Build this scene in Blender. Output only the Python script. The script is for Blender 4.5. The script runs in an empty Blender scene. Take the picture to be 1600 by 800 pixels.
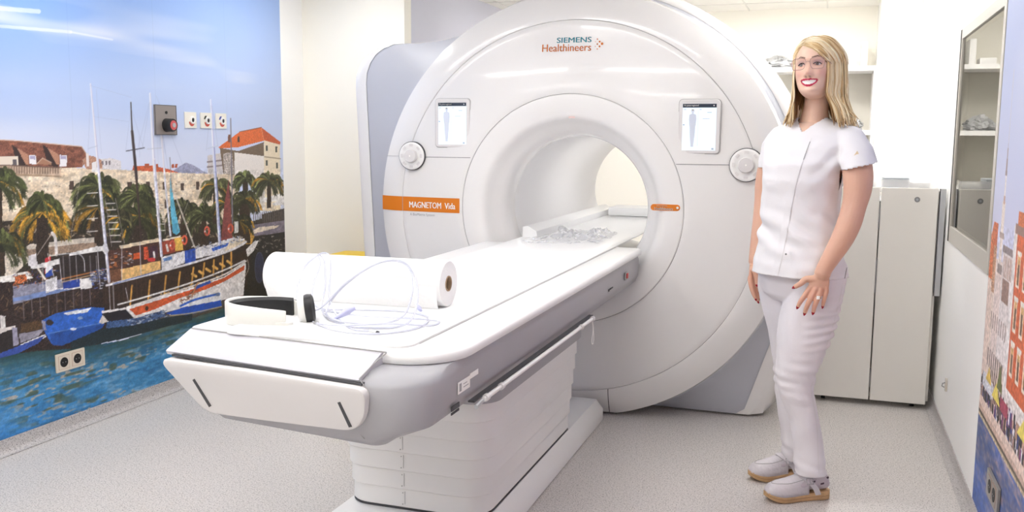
import bpy, bmesh, math, random
import numpy as np
from mathutils import Vector, Matrix
random.seed(4)
RNG = np.random.default_rng(7)
PI = math.pi
C = bpy.context.scene.collection
sc = bpy.context.scene

# ---------------------------------------------------------------- camera
CAM_H = 1.38
FOC = 1449.865
RM = np.array([[0.94579756, 0.32467096, 0.00746585],
               [-0.04787774, 0.11666089, 0.99201712],
               [-0.32120818, 0.93860482, -0.1258821]])
cam_d = bpy.data.cameras.new('camera')
cam = bpy.data.objects.new('camera', cam_d)
C.objects.link(cam)
cam_d.sensor_width = 36.0
cam_d.lens = FOC / 1600 * 36.0
cam_d.clip_start = 0.05
mw = Matrix.Identity(4)
for i in range(3):
    mw[i][0] = RM[0][i]; mw[i][1] = RM[1][i]; mw[i][2] = -RM[2][i]
mw[2][3] = CAM_H
cam.matrix_world = mw
sc.camera = cam

# ---------------------------------------------------------------- world, exposure
w = bpy.data.worlds.new('world'); sc.world = w
w.use_nodes = True
w.node_tree.nodes['Background'].inputs[0].default_value = (0.9, 0.95, 1.0, 1)
w.node_tree.nodes['Background'].inputs[1].default_value = 0.3
sc.view_settings.view_transform = 'Standard'
sc.view_settings.look = 'None'
sc.view_settings.gamma = 1.0
sc.view_settings.use_curve_mapping = False
EXPOSURE = 0.30
sc.view_settings.exposure = EXPOSURE
sc.cycles.max_bounces = 12
sc.cycles.diffuse_bounces = 7
sc.cycles.use_denoising = True
LAMP_POWER = 21.0

# ---------------------------------------------------------------- room sizes
XL, XR = -3.34, 0.557           # left mural wall, right wall
YB, YF = 7.9, -2.6              # back wall, wall behind the camera
ZC = 2.42                       # ceiling height
XB, YBL = -2.60, 5.46           # the jog of the wall left of the scanner
CX, CZ = -1.207, 1.035          # scanner axis

# ---------------------------------------------------------------- materials
def s2l(c):
    return tuple(((v / 255) / 12.92 if v / 255 <= 0.04045 else ((v / 255 + 0.055) / 1.055) ** 2.4) for v in c)

def mat(name, rgb, rough=0.5, metal=0.0, coat=0.0, noise=None, bump=None, emit=None, trans=0.0, ior=1.5, spec=None, sss=0.0, var=0.0, alpha=None):
    m = bpy.data.materials.new(name); m.use_nodes = True
    nt = m.node_tree; b = nt.nodes['Principled BSDF']
    c = s2l(rgb)
    b.inputs['Base Color'].default_value = (*c, 1)
    b.inputs['Roughness'].default_value = rough
    b.inputs['Metallic'].default_value = metal
    b.inputs['Coat Weight'].default_value = coat
    b.inputs['Coat Roughness'].default_value = 0.06
    b.inputs['Transmission Weight'].default_value = trans
    b.inputs['IOR'].default_value = ior
    if spec is not None: b.inputs['Specular IOR Level'].default_value = spec
    if alpha is not None: b.inputs['Alpha'].default_value = alpha
    if sss:
        b.inputs['Subsurface Weight'].default_value = sss
        b.inputs['Subsurface Radius'].default_value = (0.012, 0.005, 0.003)
        b.inputs['Subsurface Scale'].default_value = 1.0
    if emit:
        b.inputs['Emission Color'].default_value = (*c, 1)
        b.inputs['Emission Strength'].default_value = emit
    tc = nt.nodes.new('ShaderNodeTexCoord')
    if var:   # slight mottling of the base colour
        n = nt.nodes.new('ShaderNodeTexNoise'); n.inputs['Scale'].default_value = noise or 6
        n.inputs['Detail'].default_value = 4
        r = nt.nodes.new('ShaderNodeValToRGB')
        r.color_ramp.elements[0].position = 0.3; r.color_ramp.elements[1].position = 0.7
        r.color_ramp.elements[0].color = (*[max(0, v * (1 - var)) for v in c], 1)
        r.color_ramp.elements[1].color = (*[min(1, v * (1 + var * 0.4)) for v in c], 1)
        nt.links.new(tc.outputs['Object'], n.inputs['Vector'])
        nt.links.new(n.outputs['Fac'], r.inputs['Fac'])
        nt.links.new(r.outputs['Color'], b.inputs['Base Color'])
    if bump:
        scl, st = bump
        n = nt.nodes.new('ShaderNodeTexNoise'); n.inputs['Scale'].default_value = scl
        n.inputs['Detail'].default_value = 5
        bp = nt.nodes.new('ShaderNodeBump'); bp.inputs['Strength'].default_value = st
        bp.inputs['Distance'].default_value = 0.01
        nt.links.new(tc.outputs['Object'], n.inputs['Vector'])
        nt.links.new(n.outputs['Fac'], bp.inputs['Height'])
        nt.links.new(bp.outputs['Normal'], b.inputs['Normal'])
    return m

def vcol_mat(name, rough=0.6, sss=0.0, bump=None, coat=0.0):
    m = mat(name, (200, 200, 200), rough, bump=bump, sss=sss, coat=coat)
    nt = m.node_tree
    a = nt.nodes.new('ShaderNodeAttribute'); a.attribute_name = 'col'
    nt.links.new(a.outputs['Color'], nt.nodes['Principled BSDF'].inputs['Base Color'])
    return m

M = {}
M['wall'] = mat('white_wall_paint', (246, 246, 245), 0.7, bump=(180, 0.03))
M['wall_cream'] = mat('cream_wall_paint', (248, 245, 235), 0.7, bump=(180, 0.03))
M['wall_grey'] = mat('shade_tinted_wall_paint', (206, 207, 220), 0.6)  # plain side wall, its shade put into the lavender grey colour
M['ceil'] = mat('ceiling_tile', (240, 238, 232), 0.85, bump=(300, 0.1))
M['grid'] = mat('ceiling_grid', (222, 220, 214), 0.5)
M['gloss'] = mat('glossy_white_plastic', (233, 231, 230), 0.22, coat=0.5)
M['bore'] = mat('bore_liner_white', (236, 235, 236), 0.35)
M['white'] = mat('white_plastic', (238, 237, 236), 0.35)
M['white_top'] = mat('white_table_top', (243, 243, 243), 0.3, coat=0.2)
M['pearl'] = mat('pearl_grey_plastic', (222, 219, 219), 0.4)
M['grey'] = mat('cool_grey_plastic', (187, 189, 198), 0.42)
M['grey_f'] = mat('pale_grey_plastic', (200, 199, 206), 0.42)
M['grey_b'] = mat('blue_grey_base', (178, 184, 190), 0.45)
M['grey_l'] = mat('light_grey_plastic', (168, 167, 172), 0.42)
M['seam'] = mat('seam_grey', (172, 170, 170), 0.7)
M['dark'] = mat('dark_seam', (70, 70, 74), 0.6)
M['black'] = mat('black_rubber', (26, 26, 28), 0.45)
M['orange'] = mat('orange_band', (220, 122, 16), 0.45)
M['teal_t'] = mat('teal_print', (40, 130, 145), 0.5)
M['orange_t'] = mat('orange_print', (206, 112, 34), 0.5)
M['white_t'] = mat('white_print', (250, 248, 244), 0.5)
M['grey_t'] = mat('grey_print', (160, 160, 162), 0.5)
M['screen'] = mat('lit_screen', (214, 226, 234), 0.25, emit=0.45)
M['navy'] = mat('navy_header', (36, 46, 66), 0.3)
M['pale'] = mat('screen_pale', (214, 222, 236), 0.3)
M['silver'] = mat('brushed_aluminium', (190, 192, 196), 0.35, metal=0.7)
M['cart'] = mat('cream_lacquer', (234, 231, 225), 0.35)
M['lock'] = mat('lock_grey', (150, 150, 152), 0.4, metal=0.4)
M['yellow'] = mat('yellow_plastic', (244, 206, 30), 0.45)
M['paper'] = mat('white_paper', (246, 246, 246), 0.85, bump=(60, 0.15))
M['card'] = mat('brown_cardboard', (176, 150, 124), 0.85, var=0.25, noise=40)
M['hp'] = mat('cream_white_plastic', (232, 231, 226), 0.3)
M['clear'] = mat('clear_tubing', (222, 224, 238), 0.12, alpha=0.75)
M['film'] = mat('clear_film', (240, 241, 245), 0.2, alpha=0.34, bump=(30, 0.3))
M['lilac'] = mat('lilac_connector', (196, 198, 232), 0.3)
M['red'] = mat('red_button', (190, 40, 40), 0.35)
M['acrylic'] = mat('clear_acrylic', (235, 236, 236), 0.05, alpha=0.3)
M['bag'] = mat('grey_translucent_plastic', (205, 206, 208), 0.3, alpha=0.85, bump=(30, 0.9), var=0.3, noise=14)
M['beige_dark'] = mat('shelf_back_beige', (196, 192, 182), 0.6)

def floor_mat(name, base, dark, light):
    m = bpy.data.materials.new(name); m.use_nodes = True
    nt = m.node_tree; b = nt.nodes['Principled BSDF']; b.inputs['Roughness'].default_value = 0.38
    tc = nt.nodes.new('ShaderNodeTexCoord')
    def noise(s, d=3):
        n = nt.nodes.new('ShaderNodeTexNoise'); n.inputs['Scale'].default_value = s; n.inputs['Detail'].default_value = d
        nt.links.new(tc.outputs['Object'], n.inputs['Vector']); return n
    n1 = noise(210); n2 = noise(90); n3 = noise(2)
    r = nt.nodes.new('ShaderNodeValToRGB'); cr = r.color_ramp
    cr.elements[0].position = 0.36; cr.elements[0].color = (*s2l(dark), 1)
    cr.elements[1].position = 0.43; cr.elements[1].color = (*s2l(base), 1)
    e = cr.elements.new(0.58); e.color = (*s2l(base), 1)
    e = cr.elements.new(0.68); e.color = (*s2l(light), 1)
    nt.links.new(n1.outputs['Fac'], r.inputs['Fac'])
    r2 = nt.nodes.new('ShaderNodeValToRGB'); c2 = r2.color_ramp
    c2.elements[0].position = 0.34; c2.elements[0].color = (0.78, 0.78, 0.78, 1)
    c2.elements[1].position = 0.46; c2.elements[1].color = (1, 1, 1, 1)
    nt.links.new(n2.outputs['Fac'], r2.inputs['Fac'])
    mx = nt.nodes.new('ShaderNodeMix'); mx.data_type = 'RGBA'; mx.blend_type = 'MULTIPLY'; mx.inputs[0].default_value = 1
    nt.links.new(r.outputs['Color'], mx.inputs[6]); nt.links.new(r2.outputs['Color'], mx.inputs[7])
    nt.links.new(mx.outputs[2], b.inputs['Base Color'])
    return m
M['floor'] = floor_mat('speckled_vinyl', (210, 205, 202), (116, 111, 110), (234, 231, 229))
M['cove'] = floor_mat('speckled_cove', (186, 182, 182), (112, 108, 110), (206, 204, 204))

# ---------------------------------------------------------------- object helpers
def tag(o, label=None, cat=None, group=None, kind=None):
    if label: o['label'] = label
    if cat: o['category'] = cat
    if group: o['group'] = group
    if kind: o['kind'] = kind
    return o

def thing(name, label, cat, loc=(0, 0, 0), rz=0.0, group=None):
    o = bpy.data.objects.new(name, None); C.objects.link(o)
    o.empty_display_size = 0.05
    o.location = loc; o.rotation_euler = (0, 0, rz)
    return tag(o, label, cat, group)

def mk(name, verts, faces, m, parent=None, smooth=True, bevel=0, sub=0, world=True, flat_angle=40, cols=None, segs=2):
    """link verts/faces as one mesh object; with a parent, verts given in world space are moved into its frame"""
    me = bpy.data.meshes.new(name)
    vs = np.array(verts, float).reshape(-1, 3)
    if parent is not None and world:
        pm = pworld(parent).inverted()
        vs = (np.array(pm.to_3x3()) @ vs.T).T + np.array(pm.to_translation())
    me.from_pydata([tuple(v) for v in vs], [], [tuple(f) for f in faces])
    if cols is not None:
        a = me.color_attributes.new('col', 'FLOAT_COLOR', 'POINT')
        buf = np.ones((len(vs), 4), np.float32); buf[:, :3] = cols
        a.data.foreach_set('color', buf.ravel())
    me.validate()
    bm = bmesh.new(); bm.from_mesh(me)
    bmesh.ops.recalc_face_normals(bm, faces=bm.faces)
    if bevel:
        es = [e for e in bm.edges if len(e.link_faces) == 2 and e.calc_face_angle(0) > math.radians(flat_angle)]
        if es: bmesh.ops.bevel(bm, geom=es, offset=bevel, segments=segs, profile=0.6, affect='EDGES', clamp_overlap=True)
    for f in bm.faces: f.smooth = smooth
    if smooth:
        for e in bm.edges:
            if len(e.link_faces) == 2 and e.calc_face_angle(0) > math.radians(flat_angle): e.smooth = False
    bm.to_mesh(me); bm.free()
    o = bpy.data.objects.new(name, me); C.objects.link(o)
    if m is not None: me.materials.append(m)
    if parent is not None: o.parent = parent
    if sub:
        md = o.modifiers.new('sub', 'SUBSURF'); md.levels = sub; md.render_levels = sub
    return o

def pworld(o):
    mtx = o.matrix_basis.copy() if o.parent is None else None
    if o.parent is None:
        return Matrix.LocRotScale(o.location, o.rotation_euler, o.scale)
    return pworld(o.parent) @ Matrix.LocRotScale(o.location, o.rotation_euler, o.scale)

class G:
    """collects geometry for one mesh"""
    def __init__(s): s.v = []; s.f = []
    def add(s, v, f):
        n = len(s.v); s.v += [tuple(map(float, p)) for p in v]; s.f += [tuple(i + n for i in q) for q in f]; return s
    def box(s, x0, x1, y0, y1, z0, z1):
        v = [(x, y, z) for z in (z0, z1) for x, y in ((x0, y0), (x1, y0), (x1, y1), (x0, y1))]
        return s.add(v, [(3, 2, 1, 0), (4, 5, 6, 7), (0, 1, 5, 4), (1, 2, 6, 5), (2, 3, 7, 6), (3, 0, 4, 7)])
    def loft(s, rings, cap0=True, cap1=True, closed=True):
        n = len(rings[0]); v = [p for r in rings for p in r]; f = []
        for k in range(len(rings) - 1):
            for i in range(n if closed else n - 1):
                j = (i + 1) % n
                f.append((k * n + i, k * n + j, (k + 1) * n + j, (k + 1) * n + i))
        if cap0: f.append(tuple(range(n))[::-1])
        if cap1: f.append(tuple((len(rings) - 1) * n + i for i in range(n)))
        return s.add(v, f)
    def tube(s, pts, r, n=8, cap=True, flat=None):
        """round tube through points; r number or list; flat = (width factor, fixed up vector)"""
        pts = [np.array(p, float) for p in pts]; N = len(pts)
        rs = r if hasattr(r, '__len__') else [r] * N
        rings = []; up = None
        for k in range(N):
            t = pts[min(k + 1, N - 1)] - pts[max(k - 1, 0)]; t = t / (np.linalg.norm(t) + 1e-12)
            if up is None:
                up = np.array([0, 0, 1.0]) if abs(t[2]) < 0.9 else np.array([1.0, 0, 0])
            a = np.cross(t, up); a /= np.linalg.norm(a) + 1e-12
            b = np.cross(a, t); up = b
            rings.append([pts[k] + rs[k] * (math.cos(q) * a + math.sin(q) * b) for q in np.linspace(0, 2 * PI, n, endpoint=False)])
        return s.loft(rings, cap, cap)
    def disc(s, c, r, ax, th, n=32):
        """solid disc centred at c with axis ax and thickness th along it"""
        ax = np.array(ax, float); ax /= np.linalg.norm(ax); c = np.array(c, float)
        u = np.cross(ax, [0, 0, 1.0]) if abs(ax[2]) < 0.9 else np.cross(ax, [1.0, 0, 0]); u /= np.linalg.norm(u); v = np.cross(ax, u)
        R = [[c + o * ax + r * (math.cos(q) * u + math.sin(q) * v) for q in np.linspace(0, 2 * PI, n, endpoint=False)] for o in (0, th)]
        return s.loft(R)
    def mk(s, name, m, parent=None, **k): return mk(name, s.v, s.f, m, parent, **k)

def smooth_path(pts, n=8, closed=False):
    """Catmull-Rom through the points"""
    P = [np.array(p, float) for p in pts]; out = []
    L = len(P)
    rng = range(L if closed else L - 1)
    for i in rng:
        if closed: p0, p1, p2, p3 = P[(i - 1) % L], P[i], P[(i + 1) % L], P[(i + 2) % L]
        else: p0, p1, p2, p3 = P[max(i - 1, 0)], P[i], P[i + 1], P[min(i + 2, L - 1)]
        for k in range(n):
            t = k / n
            out.append(0.5 * (2 * p1 + (p2 - p0) * t + (2 * p0 - 5 * p1 + 4 * p2 - p3) * t * t + (3 * p1 - p0 - 3 * p2 + p3) * t ** 3))
    if not closed: out.append(P[-1])
    return out

def rrect(x0, x1, y0, y1, r, n=6):
    """rounded rectangle outline; r one radius or four (front-left, front-right, back-right, back-left)"""
    if not hasattr(r, '__len__'): r = [r] * 4
    out = []
    for (cx, cy, sx, sy, a0, rr) in ((x0, y0, 1, 1, PI, r[0]), (x1, y0, -1, 1, 1.5 * PI, r[1]), (x1, y1, -1, -1, 0, r[2]), (x0, y1, 1, -1, 0.5 * PI, r[3])):
        for k in range(n + 1):
            a = a0 + k / n * PI / 2
            out.append((cx + sx * rr + rr * math.cos(a), cy + sy * rr + rr * math.sin(a)))
    return out

def text(s, x0, x1, z0, z1, yf, m, parent, name='lettering', bold=0.0, th=0.0012, frame=None, fit=True):
    """lettering standing on a surface: x0..x1, z0..z1 in the wall-like plane; yf(x,z) gives the surface depth.
    frame=(origin, right, up, normal) places it on another plane instead, x and z then run along right and up"""
    cu = bpy.data.curves.new('txt', 'FONT'); cu.body = s; cu.resolution_u = 3; cu.fill_mode = 'BOTH' if False else 'FRONT'
    o = bpy.data.objects.new('txt', cu); C.objects.link(o)
    bpy.context.view_layer.update()
    dg = bpy.context.evaluated_depsgraph_get()
    me = bpy.data.meshes.new_from_object(o.evaluated_get(dg))
    v = np.array([tuple(p.co) for p in me.vertices]); fs = [tuple(p.vertices) for p in me.polygons]
    bpy.data.objects.remove(o); bpy.data.meshes.remove(me); bpy.data.curves.remove(cu)
    mn, mx = v.min(0), v.max(0)
    X = x0 + (v[:, 0] - mn[0]) / (mx[0] - mn[0]) * (x1 - x0)
    Z = z0 + (v[:, 1] - mn[1]) / (mx[1] - mn[1]) * (z1 - z0)
    if bold:
        d_ = bold * (z1 - z0) if frame is None else .02
        nv = len(v); X = np.concatenate([X - d_, X + d_, X]); Z = np.concatenate([Z, Z, Z + d_ * .5]); fs = fs + [tuple(i + nv for i in q) for q in fs] + [tuple(i + 2 * nv for i in q) for q in fs]
    if frame is None:
        W = np.array([(x, yf(x, z) - th, z) for x, z in zip(X, Z)])
    else:
        O, R, U, N = [np.array(q, float) for q in frame]
        W = O + X[:, None] * R + Z[:, None] * U + th * N
    return mk(name, W, fs, m, parent, smooth=False)

def struct(name, g, m, **k):
    o = g.mk(name, m, **k); o['kind'] = 'structure'; return o
# ================================================================ ROOM
XO, YO = 0.15, 0.15
g = G().box(-4.0, 2.2, YF - .1, YB + .1, -0.08, 0.0)
struct('floor', g, M['floor'], smooth=False)
struct('ceiling', G().box(-4.0, 2.2, YF - .1, YB + .1, ZC, ZC + .06), M['ceil'], smooth=False)
g = G()
for k in range(-5, 18): g.box(XL, XR, k * .6 + .9 - .006, k * .6 + .9 + .006, ZC - .004, ZC + .002) if k * .6 + .9 < YB and k*.6+.9 > YF else None
for k in range(0, 7): g.box(XL + .25 + k * .6 - .006, XL + .25 + k * .6 + .006, YF, YB, ZC - .0045, ZC + .002)
struct('trim_1', g, M['grid'], smooth=False)
struct('wall_left', G().box(XL - .12, XL, YF, YBL + .1, 0, ZC), M['wall'], smooth=False)
struct('wall_rear_left', G().box(XL, XB, YBL, YBL + .1, 0, ZC), M['wall_cream'], smooth=False)
struct('wall_niche', G().box(XB - .1, XB, YBL + .1, YB, 0, ZC), M['wall_grey'], smooth=False)
struct('wall_back', G().box(XB - .1, 1.0, YB, YB + .1, 0, ZC), M['wall_cream'], smooth=False)
struct('wall_front', G().box(XL, XR, YF - .1, YF, 0, ZC), M['wall'], smooth=False)
# right wall with the window opening
WY0, WY1, WZ0, WZ1 = 3.71, 4.93, 0.90, 1.905
g = G().box(XR, XR + .12, YF, WY0, 0, ZC).box(XR, XR + .12, WY1, YB, 0, ZC).box(XR, XR + .12, WY0, WY1, 0, WZ0).box(XR, XR + .12, WY0, WY1, WZ1, ZC)
struct('wall_right', g, M['wall'], smooth=False)
# cove skirting, vinyl turned up the walls
def cove(name, p, q, nx, ny, h=.068):
    prof = [(.035, .002), (.014, .010), (.006, .024), (.005, h), (0.0005, h), (0.0005, .002)]
    rings = [[(a[0] + nx * d, a[1] + ny * d, z) for d, z in prof] for a in (p, q)]
    struct(name, G().loft(rings), M['cove'], smooth=True)
cove('baseboard_left', (XL, YF), (XL, YBL), 1, 0)
cove('baseboard_right', (XR, YF), (XR, YB), -1, 0, .06)
cove('baseboard_back', (XB, YB), (XR, YB), 0, -1)
cove('baseboard_rear_left', (XL, YBL), (XB, YBL), 0, -1)

# observation window in the right wall
fm = mat('window_frame_grey', (196, 192, 184), 0.35, metal=0.1)
def glass_mat():
    m = bpy.data.materials.new('window_glass'); m.use_nodes = True
    nt = m.node_tree; nt.nodes.clear()
    o = nt.nodes.new('ShaderNodeOutputMaterial'); gl = nt.nodes.new('ShaderNodeBsdfGlossy'); gl.inputs['Roughness'].default_value = 0.0
    gl.inputs['Color'].default_value = (.93, .92, .88, 1)
    tr = nt.nodes.new('ShaderNodeBsdfTransparent'); tr.inputs[0].default_value = (.5, .5, .48, 1)
    fr = nt.nodes.new('ShaderNodeFresnel'); fr.inputs['IOR'].default_value = 4.2
    mx = nt.nodes.new('ShaderNodeMixShader')
    nt.links.new(fr.outputs[0], mx.inputs[0]); nt.links.new(tr.outputs[0], mx.inputs[1]); nt.links.new(gl.outputs[0], mx.inputs[2])
    nt.links.new(mx.outputs[0], o.inputs[0]); return m
win = bpy.data.objects.new('window_1', None); C.objects.link(win); win.location = (XR, (WY0 + WY1) / 2, WZ0); win['kind'] = 'structure'
f = .075
g = G().box(XR - .004, XR + .03, WY0, WY1, WZ0, WZ0 + f).box(XR - .004, XR + .03, WY0, WY1, WZ1 - f * .6, WZ1)
g.box(XR - .004, XR + .03, WY0, WY0 + .05, WZ0 + f, WZ1 - f * .6).box(XR - .004, XR + .03, WY1 - .03, WY1, WZ0 + f, WZ1 - f * .6)
g.mk('window_frame', fm, win, smooth=False)
G().box(XR + .004, XR + .010, WY0 + .05, WY1 - .03, WZ0 + f, WZ1 - f * .6).mk('window_pane', glass_mat(), win, smooth=False)
G().box(XR - .006, XR + .02, WY1, WY1 + .03, WZ0, WZ1).mk('window_gasket', M['black'], win, smooth=False)
# room beyond the glass: grey walls
g = G().box(XR + .121, XR + 1.5, WY0 - .8, WY0 - .7, 0, ZC).box(XR + 1.5, XR + 1.6, WY0 - .8, 6.6, 0, ZC).box(XR + .121, XR + 1.5, 6.5, 6.6, 0, ZC)
struct('wall_control_room', g, mat('control_room_wall', (226, 224, 216), .7), smooth=False)

# ceiling lamps: slim linear panels with their own light
def ceiling_lamp(x, y, lx, ly, label):
    t = thing('ceiling_lamp', label, 'ceiling light', (x, y, ZC - .012), 0, 'recessed ceiling light panels')
    fr = G()
    b = .018
    fr.box(x - lx / 2 - b, x + lx / 2 + b, y - ly / 2 - b, y - ly / 2, ZC - .014, ZC + .01).box(x - lx / 2 - b, x + lx / 2 + b, y + ly / 2, y + ly / 2 + b, ZC - .014, ZC + .01)
    fr.box(x - lx / 2 - b, x - lx / 2, y - ly / 2, y + ly / 2, ZC - .014, ZC + .01).box(x + lx / 2, x + lx / 2 + b, y - ly / 2, y + ly / 2, ZC - .014, ZC + .01)
    fr.mk('frame', M['grid'], t, smooth=False)
    G().box(x - lx / 2, x + lx / 2, y - ly / 2, y + ly / 2, ZC - .008, ZC - .002).mk('diffuser', LAMP, t, smooth=False)
    return t
LAMP = mat('lamp_diffuser', (255, 253, 250), .5, emit=LAMP_POWER)
for i, (x, y, lx, ly) in enumerate([(-2.55, .35, 1.1, .14), (-1.0, .35, 1.1, .14), (-2.55, 1.75, 1.1, .14), (-1.0, 1.75, 1.1, .14), (-2.55, 3.15, 1.1, .14), (-.95, 3.15, 1.1, .14), (-2.75, 4.6, .14, .9), (-.15, 4.7, .14, 1.0), (-.35, 6.72, 1.2, .30), (-1.45, 6.60, .8, .14), (-1.8, -1.1, 1.4, .14), (.15, 6.0, .14, .9)]):  # lamp by the cart added, wide rear one enlarged, to brighten the back
    where = ['front left', 'front right', 'second row left', 'second row right', 'third row left', 'third row right', 'by the left mural', 'above the clogs', 'behind the scanner right, widened to brighten the back', 'behind the scanner left', 'behind the camera', 'added above the cart to brighten the back'][i]
    ceiling_lamp(x, y, lx, ly, 'slim white light panel in the ceiling, ' + where)
# ================================================================ SCANNER
scn = thing('mri_scanner', 'large glossy white round scanner with open bore and orange band', 'scanner', (CX, 5.2, 0))
def Yf(r):      # depth of the front cover at radius r
    if r <= .56: return 4.377
    if r <= .912: return 4.377 + .035 * ((r - .56) / .352) ** 1.3
    t = (r - .912) / .148
    return 4.412 + .060 * t ** 1.7
def Yxz(x, z): return Yf(math.hypot(x - CX, z - CZ))
NA = 160
ANG = np.linspace(0, 2 * PI, NA, endpoint=False)
def circ(r, y, zmin=.012):
    return [(CX + r * math.cos(a), y, max(zmin, CZ + r * math.sin(a))) for a in ANG]
def lathe(name, prof, m, parent, **k):
    return G().loft([circ(r, y) for r, y in prof], False, False).mk(name, m, parent, **k)
# inner flared collar and the bore tube
lathe('bore_collar', [(.5600, 4.40), (.5600, 4.380), (.556, 4.3755), (.53, 4.373), (.49, 4.373), (.465, 4.377), (.449, 4.386), (.437, 4.402), (.425, 4.425), (.410, 4.446), (.392, 4.465), (.374, 4.488), (.3635, 4.52), (.3600, 4.56), (.360, 4.62)], M['gloss'], scn)
lathe('bore_tube', [(.362, 4.60), (.362, 6.35), (.37, 6.42), (.40, 6.48), (.46, 6.52), (.50, 6.52)], M['bore'], scn)
G().box(CX - .03, CX + .03, 5.15, 5.95, CZ + .352, CZ + .3565).mk('bore_light', mat('bore_light_strip', (255, 254, 252), .5, emit=8.0), scn, smooth=False)
lathe('face_panel', [(.5617, 4.42)] + [(.5617, 4.379)] + [(r, Yf(r)) for r in np.linspace(.566, .909, 14)] + [(.9115, 4.414), (.9115, 4.44)], M['gloss'], scn)
lathe('outer_ring', [(.9130, 4.44), (.9130, 4.4145)] + [(r, Yf(r)) for r in np.linspace(.916, 1.052, 12)] + [(1.063, 4.512), (1.062, 4.535), (1.0, 4.54)], M['gloss'], scn, flat_angle=24)
lathe('seam_backing', [(.55, 4.395), (.70, 4.41), (.93, 4.43), (1.0, 4.515)], M['seam'], scn)

# body: outline in polar form around the axis
def ray_poly(poly):
    out = []
    for a in ANG:
        d = (math.cos(a), math.sin(a)); best = 9
        for i in range(len(poly)):
            (x0, z0), (x1, z1) = poly[i], poly[(i + 1) % len(poly)]
            x0 -= CX; x1 -= CX; z0 -= CZ; z1 -= CZ
            ex, ez = x1 - x0, z1 - z0
            den = d[0] * ez - d[1] * ex
            if abs(den) < 1e-9: continue
            t = (x0 * ez - z0 * ex) / den; u = (x0 * d[1] - z0 * d[0]) / den
            if t > 0 and -1e-6 <= u <= 1 + 1e-6: best = min(best, t)
        out.append(best)
    return np.array(out)
def arc(cx, cz, r, a0, a1, n=16): return [(cx + r * math.cos(math.radians(a0 + (a1 - a0) * k / n)), cz + r * math.sin(math.radians(a0 + (a1 - a0) * k / n))) for k in range(n + 1)]
def outline(grow, rb, top, lx=0.0):
    P = [(-.365 + grow * 2.7, .012)]
    P += [(-.235 + grow * 1.9, .42)]
    P += arc(CX, CZ, rb, -16, 112, 40)
    # fillet down to the shoulder of the left housing
    P += [(-1.85, top + .04), (-2.02, top + .008), (-2.15, top)]
    P += arc(-2.30 - grow - lx, top - .20, .20, 90, 180, 8)
    P += [(-2.475 - grow - lx, 1.1), (-2.45 - grow - lx, .6), (-2.33 - grow - lx, .012)]
    return P
def ring(poly, y):
    R = ray_poly(poly)
    return [(CX + r * math.cos(a), y, max(.012, CZ + r * math.sin(a))) for r, a in zip(R, ANG)]
oA = outline(0, 1.085, 1.885, -.045)
G().loft([circ(1.03, 4.515), circ(1.035, 4.54), [tuple((np.array(p) * .75 + np.array(q) * .25)) for p, q in zip(circ(1.05, 4.60), ring(oA, 4.60))], ring(oA, 4.665)], False, False).mk('side_recess', M['grey'], scn)
oB = outline(.035, 1.115, 1.875); oC = outline(.05, 1.135, 1.87)
G().loft([ring(oA, 4.662), ring(outline(.02, 1.095, 1.88, -.02), 4.665), ring(oB, 4.69), ring(oC, 4.80), ring(outline(.04, 1.145, 1.87), 5.3), ring(outline(.0, 1.125, 1.86, -.02), 5.9), ring(outline(-.03, 1.09, 1.84, -.04), 6.45), ring(outline(-.08, 1.05, 1.80, -.06), 6.52), circ(.47, 6.52)], False, False).mk('body_shell', M['gloss'], scn)

# seams on the cover
def strip_h(x0, x1, z, h=.0022, lift=.0012):
    g = G(); xs = np.linspace(x0, x1, 12)
    return g.loft([[(x, Yxz(x, z) - lift, z - h / 2), (x, Yxz(x, z) - lift, z + h / 2), (x, Yxz(x, z) + .004, z + h / 2), (x, Yxz(x, z) + .004, z - h / 2)] for x in xs])
strip_h(-2.0, CX - .562 + .045, 1.281).mk('cover_seam', M['dark'], scn)
strip_h(-2.235, -2.10, 1.283, .002).mk('cover_seam', M['seam'], scn)
strip_h(-.69, -.43, 1.265).mk('cover_seam', M['dark'], scn)
g = G()
g.loft([[(-1.0 - .0018, Yxz(-1.0, z) - .0012, z), (-1.0 + .0018, Yxz(-1, z) - .0012, z), (-1.0 + .0018, Yxz(-1, z) + .004, z), (-1.0 - .0018, Yxz(-1, z) + .004, z)] for z in np.linspace(.145, .015, 8)])
g.mk('cover_seam', M['dark'], scn)

# orange name band following the cover
bx = np.linspace(-2.262, -1.782, 40)
def band(z0, z1, xs, name, m, lift=.002, skip=()):
    g = G(); rings = []
    for x in xs:
        rings.append([(x, Yxz(x, z) - lift, z) for z in np.linspace(z0, z1, 4)])
    g.loft(rings, False, False, closed=False)
    return g.mk(name, m, scn)
bd = band(.999, 1.074, bx, 'name_band', M['orange'])
g = G().box(-2.118, -2.1155, Yxz(-2.117, 1.04) - .003, Yxz(-2.117, 1.04) + .002, .999, 1.074); g.mk('band_seam', M['seam'], bd)
text('MAGNETOM  Vida', -2.075, -1.806, 1.018, 1.049, lambda x, z: Yxz(x, z) - .002, M['white_t'], bd, bold=.03)
text('A BioMatrix System', -2.073, -1.925, .972, .990, Yxz, M['grey_t'], scn)
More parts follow.
